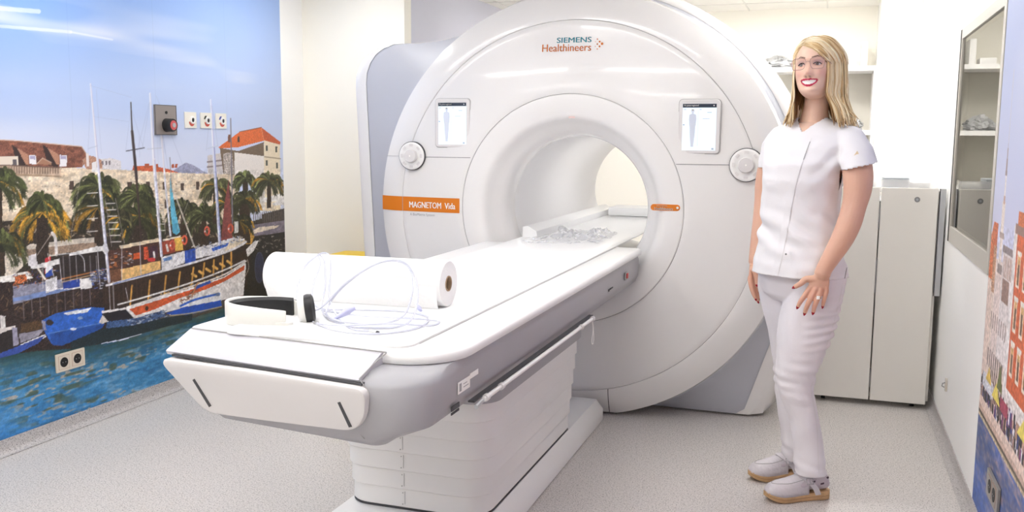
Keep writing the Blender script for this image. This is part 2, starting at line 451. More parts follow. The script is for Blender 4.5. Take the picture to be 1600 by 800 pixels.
# maker's lettering and dots
text('SIEMENS', -1.284, -1.113, 1.838, 1.863, Yxz, M['teal_t'], scn, bold=.04)
text('Healthineers', -1.357, -1.113, 1.797, 1.832, Yxz, M['orange_t'], scn, bold=.02)
g = G()
for dx, dz, r in [(.010, .046, .0032), (.021, .034, .0045), (.033, .024, .006), (.021, .012, .0045), (.010, 0, .003), (.010, .023, .0035), (0, .034, .0018), (0, .012, .002)]:
    g.disc((-1.093 + dx, Yxz(-1.08, 1.82) - .0014, 1.805 + dz), r, (0, -1, 0), .0006, 12)
g.mk('logo_dots', M['orange_t'], scn, smooth=False)
# small orange badge on the bore collar
def pill(x0, x1, z0, z1, y, th, n=8):
    r = (z1 - z0) / 2
    o = rrect(x0, x1, z0, z1, r * .98, n)
    return G().loft([[(x, y, z) for x, z in o], [(x, y - th, z) for x, z in o]])
bg = pill(-.803, -.664, 1.046, 1.076, 4.374, .002).mk('badge', M['orange'], scn, smooth=False)
text('Healthineers', -.785, -.697, 1.049, 1.062, lambda x, z: 4.372, M['white_t'], bg, bold=.05, th=.001)
text('SIEMENS', -.775, -.725, 1.066, 1.071, lambda x, z: 4.372, M['white_t'], bg, bold=.05, th=.001)
G().disc((-.676, 4.3712, 1.061), .006, (0, -1, 0), .0006, 10).mk('badge_dots', M['white_t'], bg, smooth=False)
# alignment light slot above the bore
G().box(CX - .008, CX + .022, 4.380, 4.386, 1.479, 1.486).mk('laser_slot', mat('faded_pink', (226, 196, 190), .5), scn)

# displays
def display(cx, cz, wd, ht, tilt, strong):
    y = Yxz(cx, cz) - .003
    def O(s, dy): return [(cx + x * (1 if True else 1), y - dy + (0), cz + z) for x, z in s]
    out = rrect(-wd / 2, wd / 2, -ht / 2, ht / 2, .018, 6)
    inn = rrect(-wd / 2 + .003, wd / 2 - .003, -ht / 2 + .003, ht / 2 - .003, .015, 6)
    rim = G().loft([[(cx + x, y + .02, cz + z) for x, z in out], [(cx + x, y - .004, cz + z) for x, z in out], [(cx + x, y - .007, cz + z) for x, z in inn]]).mk('display_housing', M['pearl'], scn)
    ol = rrect(-wd / 2 - .0025, wd / 2 + .0025, -ht / 2 - .0025, ht / 2 + .0025, .019, 6)
    G().loft([[(cx + x, y + .012, cz + z) for x, z in ol], [(cx + x, y - .0005, cz + z) for x, z in ol]]).mk('display_gap', M['seam'], rim, smooth=False)
    sw, sh = wd - .036, ht - .036
    sx0, sx1, sz0, sz1 = cx - sw / 2, cx + sw / 2, cz - sh / 2 - .004, cz + sh / 2 - .002
    s = G().box(sx0, sx1, y - .0085, y - .006, sz0, sz1).mk('screen', M['screen'], rim, smooth=False)
    G().box(sx0, sx1, y - .0095, y - .0082, sz1 - .017, sz1).mk('header_bar', M['navy'], s, smooth=False)
    text('No patient registered', sx0 + .006, sx0 + sw * .47, sz1 - .0125, sz1 - .004, lambda a, b: y - .0095, M['white_t'], s, bold=.04, th=.0004)
    G().disc((sx1 - .012, y - .0097, sz1 - .008), .0028, (0, -1, 0), .0004, 10).mk('header_dot', M['white_t'], s, smooth=False)
    # pale patient figure
    fx = sx0 + sw * .30; ft = sz1 - .026
    prof = [(0, .004), (.004, .007), (.012, .0075), (.018, .003), (.022, .006), (.026, .017), (.05, .019), (.075, .017), (.09, .014), (.12, .013), (.15, .010), (.18, .007), (.19, .007)]
    k = sh / .235
    gg = G().loft([[(fx - w * k, y - .0093, ft - d * k), (fx + w * k, y - .0093, ft - d * k), (fx + w * k, y - .0083, ft - d * k), (fx - w * k, y - .0083, ft - d * k)] for d, w in prof])
    gg.mk('patient_figure', M['pale'], s, smooth=False)
    G().box(fx - .006 * k, fx + .006 * k, y - .0099, y - .0092, ft - .005, ft + .001).mk('figure_hair', M['seam'], s, smooth=False)
    g = G()
    g.box(sx0 + .004, sx0 + .016, y - .0093, y - .0083, sz1 - .027, sz1 - .024)
    g.box(sx0 + sw * .5, sx0 + sw * .56, y - .0093, y - .0083, sz1 - .027, sz1 - .024)
    g.box(sx0 + sw * .73, sx0 + sw * .86, y - .0093, y - .0083, sz1 - .041, sz1 - .038)
    g.box(sx0 + sw * .6, sx0 + sw * .8, y - .0093, y - .0083, sz1 - .069, sz1 - .067)
    g.box(sx0 + sw * .46, sx0 + sw * .465, y - .0091, y - .0083, sz0 + .02, sz1 - .03)
    g.box(sx1 - .018, sx1 - .008, y - .0093, y - .0083, sz0 + .004, sz0 + .012)
    g.box(sx0 + .002, sx0 + .010, y - .0093, y - .0083, cz + .005, cz + .011)
    g.mk('screen_marks', mat('screen_mark', (176, 190, 206), .4) if 'mark' not in M else M['mark'], s, smooth=False)
M['mark'] = mat('screen_mark', (176, 190, 206), .4)
display(-1.824, 1.454, .188, .243, 0, 0)
display(-.589, 1.440, .190, .248, 0, 1)

# control dials
def dial(cx, cz, R):
    y = Yxz(cx, cz) + .012
    k = G().loft([[(cx + r * math.cos(a), yy, cz + r * math.sin(a)) for a in np.linspace(0, 2 * PI, 48, endpoint=False)] for r, yy in ((R, y), (R, y - .03), (R - .003, y - .031))])
    b = k.mk('dial_ring', M['dark'], scn)
    G().loft([[(cx + r * math.cos(a), yy, cz + r * math.sin(a)) for a in np.linspace(0, 2 * PI, 48, endpoint=False)] for r, yy in ((R - .0035, y), (R - .0035, y - .034), (R - .008, y - .037), (R * .8, y - .0375), (R * .52, y - .033), (R * .50, y - .033))]).mk('dial_plate', M['white'], b)
    G().loft([[(cx + r * math.cos(a), yy, cz + r * math.sin(a)) for a in np.linspace(0, 2 * PI, 40, endpoint=False)] for r, yy in ((R * .46, y - .030), (R * .46, y - .05), (R * .42, y - .056), (R * .2, y - .058), (.001, y - .058))]).mk('knob', M['pearl'], b)
    G().disc((cx, y - .0575, cz), .004, (0, -1, 0), .001, 12).mk('knob_light', M['white_t'], b, smooth=False)
    for q in range(8):
        a = q * PI / 4
        c = (cx + R * .74 * math.cos(a), cz + R * .74 * math.sin(a))
        o = rrect(-.010, .010, -.006, .006, .002, 3)
        rot = a + PI / 2
        pts = [(c[0] + x * math.cos(rot) - z * math.sin(rot), c[1] + x * math.sin(rot) + z * math.cos(rot)) for x, z in o]
        G().loft([[(x, y - .034, z) for x, z in pts], [(x, y - .0395, z) for x, z in pts]]).mk('dial_button', M['pearl'], b, smooth=False)
dial(-2.053, 1.286, .074)
dial(-.370, 1.266, .078)
# ================================================================ TABLE
bed = thing('examination_table', 'long white patient table with grey hull on ribbed white pedestal', 'examination table', (-1.29, 3.2, 0))
BX0, BX1 = -1.652, -.838
YE = 4.365
def shear(P): return [(x, y + (.15 * (-.98 - x) * min(1.1, max(0, (2.4 - y) / .55))), z) for x, y, z in P]
def lv(x0, x1, y0, r, z, ye=YE):
    return shear([(x, y, z) for x, y in rrect(x0, x1, y0, ye, [r, r, .01, .01], 8)])
# grey hull
hull = G().loft([lv(BX0 + .20, BX1 - .20, 2.02, .03, .630, YE - .01), lv(BX0 + .16, BX1 - .14, 1.915, .035, .650, YE), lv(BX0 + .13, BX1 - .11, 1.90, .05, .670, YE), lv(BX0 + .06, BX1 - .026, 1.88, .09, .704), lv(BX0 + .03, BX1 - .014, 1.868, .12, .74), lv(BX0 + .01, BX1 - .012, 1.862, .14, .805), lv(BX0 + .012, BX1 - .014, 1.872, .14, .816), lv(BX0 + .02, BX1 - .02, 1.93, .13, .832)])
hull.mk('hull', M['grey_l'], bed, flat_angle=50)
# white top slab with rounded rim, square front edge at the left
def tp(i, z, y0=1.985): return shear([(x, y, z) for x, y in rrect(BX0 + i, BX1 - i, y0 + i, YE, [.05, .17 - i * .3, .01, .01], 8)])
G().loft([tp(.014, .829), tp(.003, .834), tp(0, .842), tp(.001, .852), tp(.006, .859), tp(.016, .8625)]).mk('table_top', M['white_top'], bed)
# sliding board running through the bore
o = lambda i, z: [(x, y, z) for x, y in rrect(-1.515 + i, -.965 - i, 2.03 + i, 6.35 - i, .05, 5)]
sb = G().loft([o(0, .8626), o(0, .868), o(.003, .8705)]).mk('sliding_board', M['white_top'], bed)
G().box(-.9648, -.9618, 2.10, YE - .01, .862, .8634).mk('board_seam', M['seam'], sb, smooth=False)
# board end and side rails beyond the bore mouth
g = G().loft([[(-1.50, y, .8706), (-1.42, y, .8706), (-1.425, y, .905), (-1.47, y, .93), (-1.50, y, .925)] for y in (4.55, 6.3)])
g.mk('side_cushion', M['white_top'], sb)
g = G().box(-1.40, -1.05, 6.06, 6.32, .8706, .93); g.mk('foot_block', M['white_top'], sb, bevel=.015)

# grey slope between the front panel and the white top
def sh1(x, y, z): return shear([(x, y, z)])[0]
fs = G().loft([[sh1(x, 1.868, .812), sh1(x, 1.862, .8215), sh1(x, 1.866, .8245), sh1(x * 1.0, 1.984, .8608), sh1(x, 2.01, .8618), sh1(x, 2.01, .83)] for x in np.linspace(-1.625, -1.012, 6)])
fs.mk('front_slope', M['grey_f'], bed, flat_angle=25)
G().loft([[sh1(x, 1.9835, .8609), sh1(x, 1.9835, .8640), sh1(x, 1.9865, .8642), sh1(x, 1.9865, .8609)] for x in (-1.62, -1.0)]).mk('front_seam', M['seam'], bed, smooth=False)
# front handle panel with two slots
def fy(z): return 1.862 + (.81 - z) * .22
P = [(-1.617, .806), (-1.30, .811), (-.995, .811), (-.980, .795), (-.990, .74), (-1.018, .705), (-1.05, .694), (-1.30, .680), (-1.48, .672), (-1.512, .684), (-1.57, .74), (-1.625, .79)]
def spl(P, n=5):
    out = []
    for i in range(len(P)):
        a, b, c = [np.array(P[(i + k) % len(P)]) for k in (-1, 0, 1)]
        p, q = b + (a - b) * min(.45, .02 / np.linalg.norm(a - b)), b + (c - b) * min(.45, .02 / np.linalg.norm(c - b))
        out += [tuple((1 - t) ** 2 * p + 2 * t * (1 - t) * b + t * t * q) for t in np.linspace(0, 1, n)]
    return out
pth = spl(P)
g = G().loft([shear([(x, fy(z) + .01, z) for x, z in pth]), shear([(x, fy(z) - .020, z) for x, z in pth]), shear([(-1.3 + (x + 1.3) * .993, fy(z) - .025, .745 + (z - .745) * .965) for x, z in pth]), shear([(-1.3 + (x + 1.3) * .975, fy(z) - .027, .745 + (z - .745) * .90) for x, z in pth])])
hp = g.mk('front_panel', M['pearl'], bed)
for (xa, za, xb, zb) in ((-1.518, .762, -1.475, .693), (-1.058, .768, -1.034, .708)):
    d = np.array([xb - xa, zb - za]); d /= np.linalg.norm(d); nn = np.array([-d[1], d[0]]) * .0045
    q = [(xa + nn[0], za + nn[1]), (xa - nn[0], za - nn[1]), (xb - nn[0], zb - nn[1]), (xb + nn[0], zb + nn[1])]
    G().loft([shear([(x, fy(z) - .020, z) for x, z in q]), shear([(x, fy(z) - .0282, z) for x, z in q])]).mk('slot', M['dark'], hp, smooth=False)
G().loft([[sh1(x, 1.8555, .8115), sh1(x, 1.8555, .8165), sh1(x, 1.875, .8165), sh1(x, 1.875, .8115)] for x in (-1.60, -1.0)]).mk('hull_gap', M['dark'], bed, smooth=False)
G().tube(shear([(-1.012, 1.866, .8245), (-1.008, 1.925, .844), (-1.0, 1.984, .861)]), .0016, 5).mk('hull_seam', M['seam'], bed)
G().tube(shear([(-1.012, 1.866, .8245), (-.995, 1.860, .81), (-.985, 1.862, .80)]), .0016, 5).mk('hull_seam', M['seam'], bed)
G().tube(shear([(-1.034, 1.892, .690), (-1.02, 1.899, .670), (-1.016, 1.925, .660)]), .0016, 5).mk('hull_seam', M['seam'], bed)
# labels on the hull side
xs = BX1 - .0118
lb = G().box(xs, xs + .0014, 2.075, 2.155, .748, .778).box(xs, xs + .0012, 2.155, 2.215, .768, .782).mk('label_sticker', M['white_t'], bed, smooth=False)
G().box(xs + .001, xs + .0018, 2.083, 2.097, .753, .773).box(xs + .001, xs + .0018, 2.11, 2.145, .758, .760).box(xs + .001, xs + .0018, 2.11, 2.135, .766, .768).mk('label_print', M['seam'], lb, smooth=False)
G().box(BX1 - .0135, BX1 - .0115, 2.035, 2.085, .706, .712).box(BX1 - .013, BX1 - .0105, 2.035, 2.085, .7155, .728).mk('warning_mark', M['dark'], bed, smooth=False)
G().box(xs, xs + .0014, 3.72, 3.735, .752, .762).box(xs, xs + .0014, 3.745, 3.80, .756, .762).mk('maker_mark', M['dark'], bed, smooth=False)
# red release button
b = G().box(xs, xs + .006, 4.03, 4.09, .755, .790).mk('button_housing', M['seam'], bed, bevel=.002)
G().box(xs + .005, xs + .011, 4.045, 4.075, .762, .784).mk('release_button', M['red'], b, bevel=.002)
# accessory rail along the hull
rx = BX1 + .006
rl = G().box(BX1 - .018, rx - .007, 2.16, 3.42, .7055, .7095).mk('rail_channel', M['dark'], bed, smooth=False)
G().tube([(rx, 2.21, .702), (rx, 3.38, .702)], .0065, 10).mk('rail_rod', M['white'], bed)
for y in (2.22, 2.34, 3.20, 3.37):
    G().disc((rx, y, .702), .0095, (0, 1, 0), .02, 14).mk('rail_collar', M['pearl'], bed)
G().tube([(rx, 2.20, .702), (rx + .002, 2.165, .700), (rx + .002, 2.15, .698)], .006, 8).mk('rail_tip', M['silver'], bed)
lp = smooth_path([(rx, 3.375, .698), (rx + .004, 3.378, .66), (rx + .004, 3.36, .62), (rx + .004, 3.375, .605), (rx + .004, 3.39, .62), (rx + .003, 3.385, .66)], 5, closed=True)
G().tube(lp + [lp[0]], .0016, 5).mk('cord_loop', M['white_t'], bed)
# grey collar, ribbed bellows and plinth
KX0, KX1, KY0, KY1 = -1.565, -1.05, 2.79, 3.86
def kl(e, z, r=.10): return [(x, y, z) for x, y in rrect(KX0 - e, KX1 + e, KY0 - e, KY1 + e, [.09, r, .03, .03], 8)]
G().loft([kl(.045, .515), kl(.05, .60), kl(.03, .664)]).mk('lift_collar', M['grey_l'], bed)
z = .112; hh = .0668; n = 0
while z < .51:
    z1 = min(z + hh, .512)
    e0 = .032 * ((z - .125) / .4)
    G().loft([kl(e0 + .003, z), kl(e0 + .0055, z + .003), kl(e0 + .005, z + .012), kl(e0 + .0045, z1 - .006), kl(e0 + .001, z1)]).mk('bellows_segment', M['white'], bed)
    z = z1
for k in range(6):
    zz = .112 + k * hh
    e0 = .032 * ((zz - .125) / .4)
    for dz, e in ((.012, .006), (.052, .0045)):
        G().disc((-1.345, KY0 - e0 - e + .001, zz + dz), .0022, (0, -1, 0), .0018, 8).mk('rivet', M['seam'], bed, smooth=False)
    G().box(-1.3368, -1.3360, KY0 - e0 - .0068, KY0 - e0, zz + .012, zz + .058).mk('bellows_seam', M['seam'], bed, smooth=False)
# plinth (sloped top edge) running to the scanner
def pl(i, z): return [(x, y, z) for x, y in rrect(-1.60 + i, -1.010 - i, 2.60 + i, 4.36, [.04, .04, .005, .005], 4)]
G().loft([pl(0, .004), pl(0, .060), pl(.03, .098), pl(.034, .104)]).mk('plinth', M['white_top'], bed)
G().loft([kl(.004, .1045), kl(.004, .111)]).mk('plinth_gap', M['dark'], bed)
# faint printed lettering near the foot end
text('SIEMENS', -1.345, -1.275, 0, 1, None, mat('faint_teal', (214, 226, 226), .5), bed, frame=((0, 2.075, .8636), (1, 0, 0), (0, .012, 0), (0, 0, 1)), bold=0)
text('Healthineers', -1.43, -1.30, 0, 1, None, mat('faint_orange', (240, 222, 212), .5), bed, frame=((0, 2.055, .8636), (1, 0, 0), (0, .014, 0), (0, 0, 1)), bold=0)
# ================================================================ PRINTED WALL PANELS
# A print is a flat sheet on the wall with its picture stored as point colours.
# The artwork is drawn in artwork coordinates (u right, v down) that a homography relates to the sheet.
class Print:
    def __init__(s, X, y0, y1, z0, z1, dy, dz, seed=1):
        s.X = X; s.ys = np.arange(y0, y1 + 1e-6, dy); s.zs = np.arange(z0, z1 + 1e-6, dz)
        s.ys[-1] = y1; s.zs[-1] = z1
        s.dy, s.dz = dy, dz
        Y, Z = np.meshgrid(s.ys, s.zs, indexing='ij'); s.Y, s.Z = Y, Z
        P = np.stack([np.full_like(Y, X), Y, Z - CAM_H], -1) @ RM.T
        s.U = 800 + FOC * P[..., 0] / P[..., 2]; s.V = 400 - FOC * P[..., 1] / P[..., 2]
        s.I = np.zeros(Y.shape + (3,), np.float32)
        s.rng = np.random.default_rng(seed)
        s.grain = s.rng.normal(0, 1, Y.shape)
    def inv(s, u, v):
        d = RM.T @ np.array([u - 800, 400 - v, FOC]); t = s.X / d[0]
        return t * d[1], CAM_H + t * d[2]
    def noise(s, cy, cz):
        n, m = s.Y.shape; a = s.rng.random((int(n * s.dy / cy) + 3, int(m * s.dz / cz) + 3))
        fy = np.arange(n) * s.dy / cy; fz = np.arange(m) * s.dz / cz
        iy = fy.astype(int); iz = fz.astype(int); ty = (fy - iy)[:, None]; tz = (fz - iz)[None]
        ty = ty * ty * (3 - 2 * ty); tz = tz * tz * (3 - 2 * tz)
        A = a[iy][:, iz]; B = a[iy + 1][:, iz]; Cc = a[iy][:, iz + 1]; D = a[iy + 1][:, iz + 1]
        return A * (1 - ty) * (1 - tz) + B * ty * (1 - tz) + Cc * (1 - ty) * tz + D * ty * tz
    def win(s, pts, pad=2.0):
        q = []
        for u, v in pts:
            for a in (-pad, pad):
                for b in (-pad, pad): q.append(s.inv(u + a, v + b))
        q = np.array(q); n, m = s.Y.shape
        i0 = max(0, int((q[:, 0].min() - s.ys[0]) / s.dy)); i1 = min(n, int((q[:, 0].max() - s.ys[0]) / s.dy) + 2)
        j0 = max(0, int((q[:, 1].min() - s.zs[0]) / s.dz)); j1 = min(m, int((q[:, 1].max() - s.zs[0]) / s.dz) + 2)
        if i1 <= i0 or j1 <= j0: return None
        return slice(i0, i1), slice(j0, j1)
    def put(s, w, a, c, grain=0.0):
        c = np.array(c, float)
        g = 1 + grain * s.grain[w][..., None]
        s.I[w] = s.I[w] * (1 - a[..., None]) + np.clip(c * g, 0, 255) * a[..., None]
    def poly(s, pts, c, grain=0.0, alpha=1.0):
        w = s.win(pts)
        if w is None: return
        U, V = s.U[w], s.V[w]; ins = np.zeros(U.shape, bool); n = len(pts)
        for i in range(n):
            (x0, y0), (x1, y1) = pts[i], pts[(i + 1) % n]
            if y0 == y1: continue
            cond = (V > min(y0, y1)) & (V <= max(y0, y1))
            ins ^= cond & (U < x0 + (V - y0) * (x1 - x0) / (y1 - y0))
        s.put(w, ins * alpha, c(U, V, s, w) if callable(c) else c, grain)
    def line(s, p, q, wd, c, alpha=1.0, wd2=None):
        w = s.win([p, q], wd + 1)
        if w is None: return
        U, V = s.U[w], s.V[w]; dx, dy = q[0] - p[0], q[1] - p[1]; L = dx * dx + dy * dy + 1e-9
        t = np.clip(((U - p[0]) * dx + (V - p[1]) * dy) / L, 0, 1)
        d = np.hypot(U - p[0] - t * dx, V - p[1] - t * dy)
        ww = wd if wd2 is None else wd + (wd2 - wd) * t
        a = np.clip(ww / 2 - d + .5, 0, 1) * min(1, max(wd, wd2 or 0)) * alpha
        s.put(w, a, c)
    def path(s, pts, wd, c, alpha=1.0, n=5, wd2=None):
        P = smooth_path([(x, y, 0) for x, y in pts], n)
        N = len(P) - 1
        for i in range(N):
            a = wd if wd2 is None else wd + (wd2 - wd) * i / N
            s.line(P[i][:2], P[i + 1][:2], a, c, alpha)
    def ell(s, cx, cy, rx, ry, c, alpha=1.0, ring=None):
        P = [(cx + rx * math.cos(t), cy + ry * math.sin(t)) for t in np.linspace(0, 2 * PI, 20, endpoint=False)]
        if ring:
            for i in range(20): s.line(P[i], P[(i + 1) % 20], ring, c, alpha)
        else: s.poly(P, c, alpha=alpha)
    def speck(s, pts, cols, n, size=(1, 3), wob=0.3):
        """scatter small dabs inside the quad pts (u,v)"""
        (a, b, c, d) = [np.array(p, float) for p in pts]
        for _ in range(n):
            x, y = s.rng.random(2)
            p = a * (1 - x) * (1 - y) + b * x * (1 - y) + c * x * y + d * (1 - x) * y
            r = s.rng.uniform(*size); col = cols[s.rng.integers(len(cols))]
            t = s.rng.uniform(-wob, wob)
            s.line(p - [r * math.cos(t), r * math.sin(t)], p + [r * math.cos(t), r * math.sin(t)], s.rng.uniform(.8, 1.6), col, .9)
    def palm(s, cx, cy, R, trunk, tone=(62, 66, 34), gold=0.0, n=34, squash=0.85):
        r = s.rng
        if trunk: s.poly([(cx - trunk[0], cy), (cx + trunk[0], cy), (cx + trunk[0] * 1.15, trunk[1]), (cx - trunk[0] * 1.15, trunk[1])], (46, 34, 26), .25)
        s.ell(cx, cy + R * .10, R * .30, R * .26, [v * .42 for v in tone], .85)
        n = int(n * 1.5)
        for k in range(n):
            a = -PI * (0.5 + 1.25 * ((k + .5) / n - .5) * 1.35) + r.uniform(-.12, .12)
            L = R * r.uniform(.62, 1.10); dx, dy = math.cos(a), math.sin(a) * squash
            drop = R * (.22 + .35 * abs(dx)) * r.uniform(.8, 1.2)
            p0 = (cx, cy); p1 = (cx + dx * L * .5, cy + dy * L * .55); p2 = (cx + dx * L * .85, cy + dy * L * .75 + drop * .35); p3 = (cx + dx * L * .98, cy + dy * L * .8 + drop)
            m = r.choice([.45, .7, 1.0, 1.35, 1.9], p=[.22, .26, .26, .18, .08])
            c = np.array(tone) * m
            if dy > -.45 and r.random() < gold: c = np.array([206, 150, 48]) * r.uniform(.5, 1.1)
            sp = smooth_path([(*p0, 0), (*p1, 0), (*p2, 0), (*p3, 0)], 4)
            for i in range(len(sp) - 1):
                q0, q1 = sp[i][:2], sp[i + 1][:2]
                s.line(q0, q1, R * .030 * math.sin(PI * (i + 1.5) / (len(sp) + 1)) + .7, c)
                if i > 1:
                    for sg in (-1, 1):
                        for t in (.3, .8):
                            q = q0 + (q1 - q0) * t
                            e = q + np.array([sg * R * .055 + dx * R * .04, R * r.uniform(.05, .13)])
                            s.line(q, e, .9, c * r.uniform(.6, 1.3), .9)
    def build(s, name, m, thick=.002, side=1):
        n, k = s.Y.shape
        c = np.clip(s.I / 255 * .93 + .05, 0, 1)
        c = np.where(c <= .04045, c / 12.92, ((c + .055) / 1.055) ** 2.4)
        me = bpy.data.meshes.new(name)
        X = s.X + side * thick
        vs = np.stack([np.full(n * k, X), s.Y.ravel(), s.Z.ravel()], -1).astype(np.float32)
        i = (np.arange(n - 1)[:, None] * k + np.arange(k - 1)[None]).ravel()
        q = np.stack([i, i + 1, i + k + 1, i + k] if side < 0 else [i, i + k, i + k + 1, i + 1], -1).astype(np.int32)
        me.vertices.add(n * k); me.vertices.foreach_set('co', vs.ravel())
        me.loops.add(q.size); me.loops.foreach_set('vertex_index', q.ravel())
        me.polygons.add(len(q)); me.polygons.foreach_set('loop_start', np.arange(0, q.size, 4, dtype=np.int32))
        me.polygons.foreach_set('loop_total', np.full(len(q), 4, np.int32))
        me.update(calc_edges=True); me.validate()
        a = me.color_attributes.new('col', 'FLOAT_COLOR', 'POINT')
        buf = np.ones((n * k, 4), np.float32); buf[:, :3] = c.reshape(-1, 3); a.data.foreach_set('color', buf.ravel())
        me.materials.append(m)
        o = bpy.data.objects.new(name, me); C.objects.link(o)
        return o

PM = vcol_mat('printed_sheet', .55)
p = Print(XL, 1.6, 5.195, .068, ZC, .0042, .0034, 5)
U, V = p.U, p.V
def lerp(a, b, t): return np.array(a) * (1 - t[..., None]) + np.array(b) * t[..., None]
# sky
t = np.clip(V / 260, 0, 1.0)
sky = lerp((116, 158, 224), (206, 214, 238), t ** .9)
tu = np.clip(U / 440, -.3, 1)
sky = sky * (1 - .45 * np.clip(tu, 0, 1)[..., None]) + np.array((198, 210, 240)) * .45 * np.clip(tu, 0, 1)[..., None]
n1 = p.noise(.9, .10) * .6 + p.noise(.35, .04) * .4
cl = np.clip((n1 - .5) * 3.2, 0, 1) * np.clip(1.15 - np.abs(V - (26 + U * .22)) / 60, 0, 1)
cl2 = np.clip((p.noise(1.2, .12) - .45) * 1.6, 0, 1) * np.clip((V - 90) / 120, 0, 1) * .35
for q in (cl * .75, cl2): sky = sky * (1 - q[..., None]) + np.array((236, 236, 244)) * q[..., None]
p.I[:] = sky
for (a, b, wv) in (((-60, 36), (110, 50), 5), ((110, 50), (175, 62), 3), ((-60, 8), (60, 18), 7)):
    p.line(a, b, wv, (238, 240, 248), .55)
# far hill, far houses
p.poly([(262, 272), (280, 260), (290, 254), (302, 258), (318, 268), (330, 272)], (150, 152, 180), .08)
p.poly([(205, 272), (208, 259), (240, 259), (262, 264), (285, 272)], (196, 92, 56), .12)
for u in (226, 229, 243, 268, 273): p.poly([(u, 262), (u, 256), (u + 4, 256), (u + 4, 262)], (170, 82, 52))
p.poly([(155, 270), (155, 249), (172, 247), (188, 251), (189, 266)], (214, 210, 214), .06)
for u in (158, 164, 169): p.poly([(u, 258), (u, 251), (u + 3, 251), (u + 3, 258)], (120, 112, 120))
# old town wall
wall_top = [(-900, 262), (0, 262), (96, 262), (96, 261), (150, 264), (200, 266), (300, 271), (372, 272), (372, 275)]
stone = (226, 208, 184)
p.poly(wall_top + [(375, 430), (-900, 480)], stone, .05)
bn = p.noise(.045, .018)
def stonecol(U, V, s, w): return lerp((206, 186, 160), (240, 226, 206), bn[w])
p.poly(wall_top + [(375, 430), (-900, 480)], stonecol, .045)
for k in range(11):       # courses and joints
    v = 272 + k * 9
    p.line((-600, v - 4), (360, v + 4), .8, (196, 174, 146), .45)
    for q in range(70): 
        u = -560 + q * 13 + (k % 2) * 6 + p.rng.uniform(-3, 3); p.line((u, v), (u, v + 8), .7, (196, 174, 148), .4)
p.speck([(-300, 280), (360, 285), (360, 330), (-300, 330)], [(150, 126, 100), (236, 224, 206), (120, 98, 76)], 420, (.5, 1.6))
for (u, v, a, b) in [(108, 283, 7, 14), (174, 285, 6, 14), (199, 284, 7, 13), (228, 284, 6, 14), (254, 284, 4, 13), (282, 286, 5, 12), (306, 284, 5, 13), (257, 312, 5, 14), (260, 343, 4, 12), (336, 318, 6, 12), (-60, 284, 7, 14), (-160, 284, 7, 14)]:
    p.poly([(u, v), (u + a, v), (u + a, v + b), (u, v + b)], (70, 54, 48)); p.line((u, v + b), (u + a, v + b), 1, (236, 224, 206))
# tiled roof with dormers
roof = [(-500, 205), (0, 218), (22, 220), (127, 229), (137, 243), (128, 262), (-500, 262)]
rn = p.noise(.02, .012)
p.poly(roof, lambda U, V, s, w: lerp((98, 58, 46), (150, 92, 72), rn[w]), .12)
p.line((-400, 207), (22, 219.5), 1.3, (214, 180, 160)); p.line((22, 219.5), (127, 229), 1.3, (214, 180, 160)); p.line((127, 229), (137, 244), 1.2, (190, 160, 140))
for uu in (18, 66):
    p.poly([(uu, 226), (uu + 26, 242), (uu + 24, 262), (uu + 8, 258)], (46, 30, 30))
    p.poly([(uu + 8, 231), (uu + 26, 240), (uu + 26, 257), (uu + 22, 257)], (176, 128, 104), .05)
    p.poly([(uu + 6, 229), (uu + 30, 232), (uu + 40, 241), (uu + 26, 242)], (124, 74, 58), .12)
    p.poly([(uu + 27, 242), (uu + 38, 243), (uu + 38, 257 + (uu > 30) * 3), (uu + 27, 256 + (uu > 30) * 4)], (236, 234, 240)); p.poly([(uu + 28, 243), (uu + 37, 244), (uu + 37, 249), (uu + 28, 249)], (170, 164, 196))
p.poly([(57, 256), (66, 247), (80, 254), (80, 258)], (160, 116, 92)); p.line((57, 256), (66, 247), 1, (216, 190, 170)); p.line((66, 247), (80, 254), 1, (216, 190, 170))
p.poly([(-40, 246), (28, 244), (28, 262), (-40, 262)], (228, 216, 200)); p.poly([(19, 249), (26, 249), (26, 262), (19, 262)], (92, 86, 92))
p.poly([(128, 250), (136, 243), (146, 244), (158, 250), (160, 264), (134, 264)], (176, 132, 110), .1); p.poly([(134, 240), (138, 240), (139, 260), (135, 260)], (226, 216, 214)); p.poly([(143, 254), (150, 252), (152, 270), (143, 268)], (232, 230, 232))
# balustrade
p.poly([(-600, 258), (14, 258), (96, 262), (94, 276), (-600, 272)], (190, 166, 144))
for k in range(170):
    u = -590 + k * 4.05
    if u < 92: p.line((u, 261), (u, 271), 1.2, (92, 66, 56))
p.line((-600, 257), (14, 258.5), 2, (104, 80, 70)); p.line((14, 258.5), (92, 262), 2, (104, 80, 70))
p.line((-600, 270), (20, 272.5), 3, (206, 190, 168)); p.line((20, 272.5), (95, 276), 2.4, (160, 134, 110))
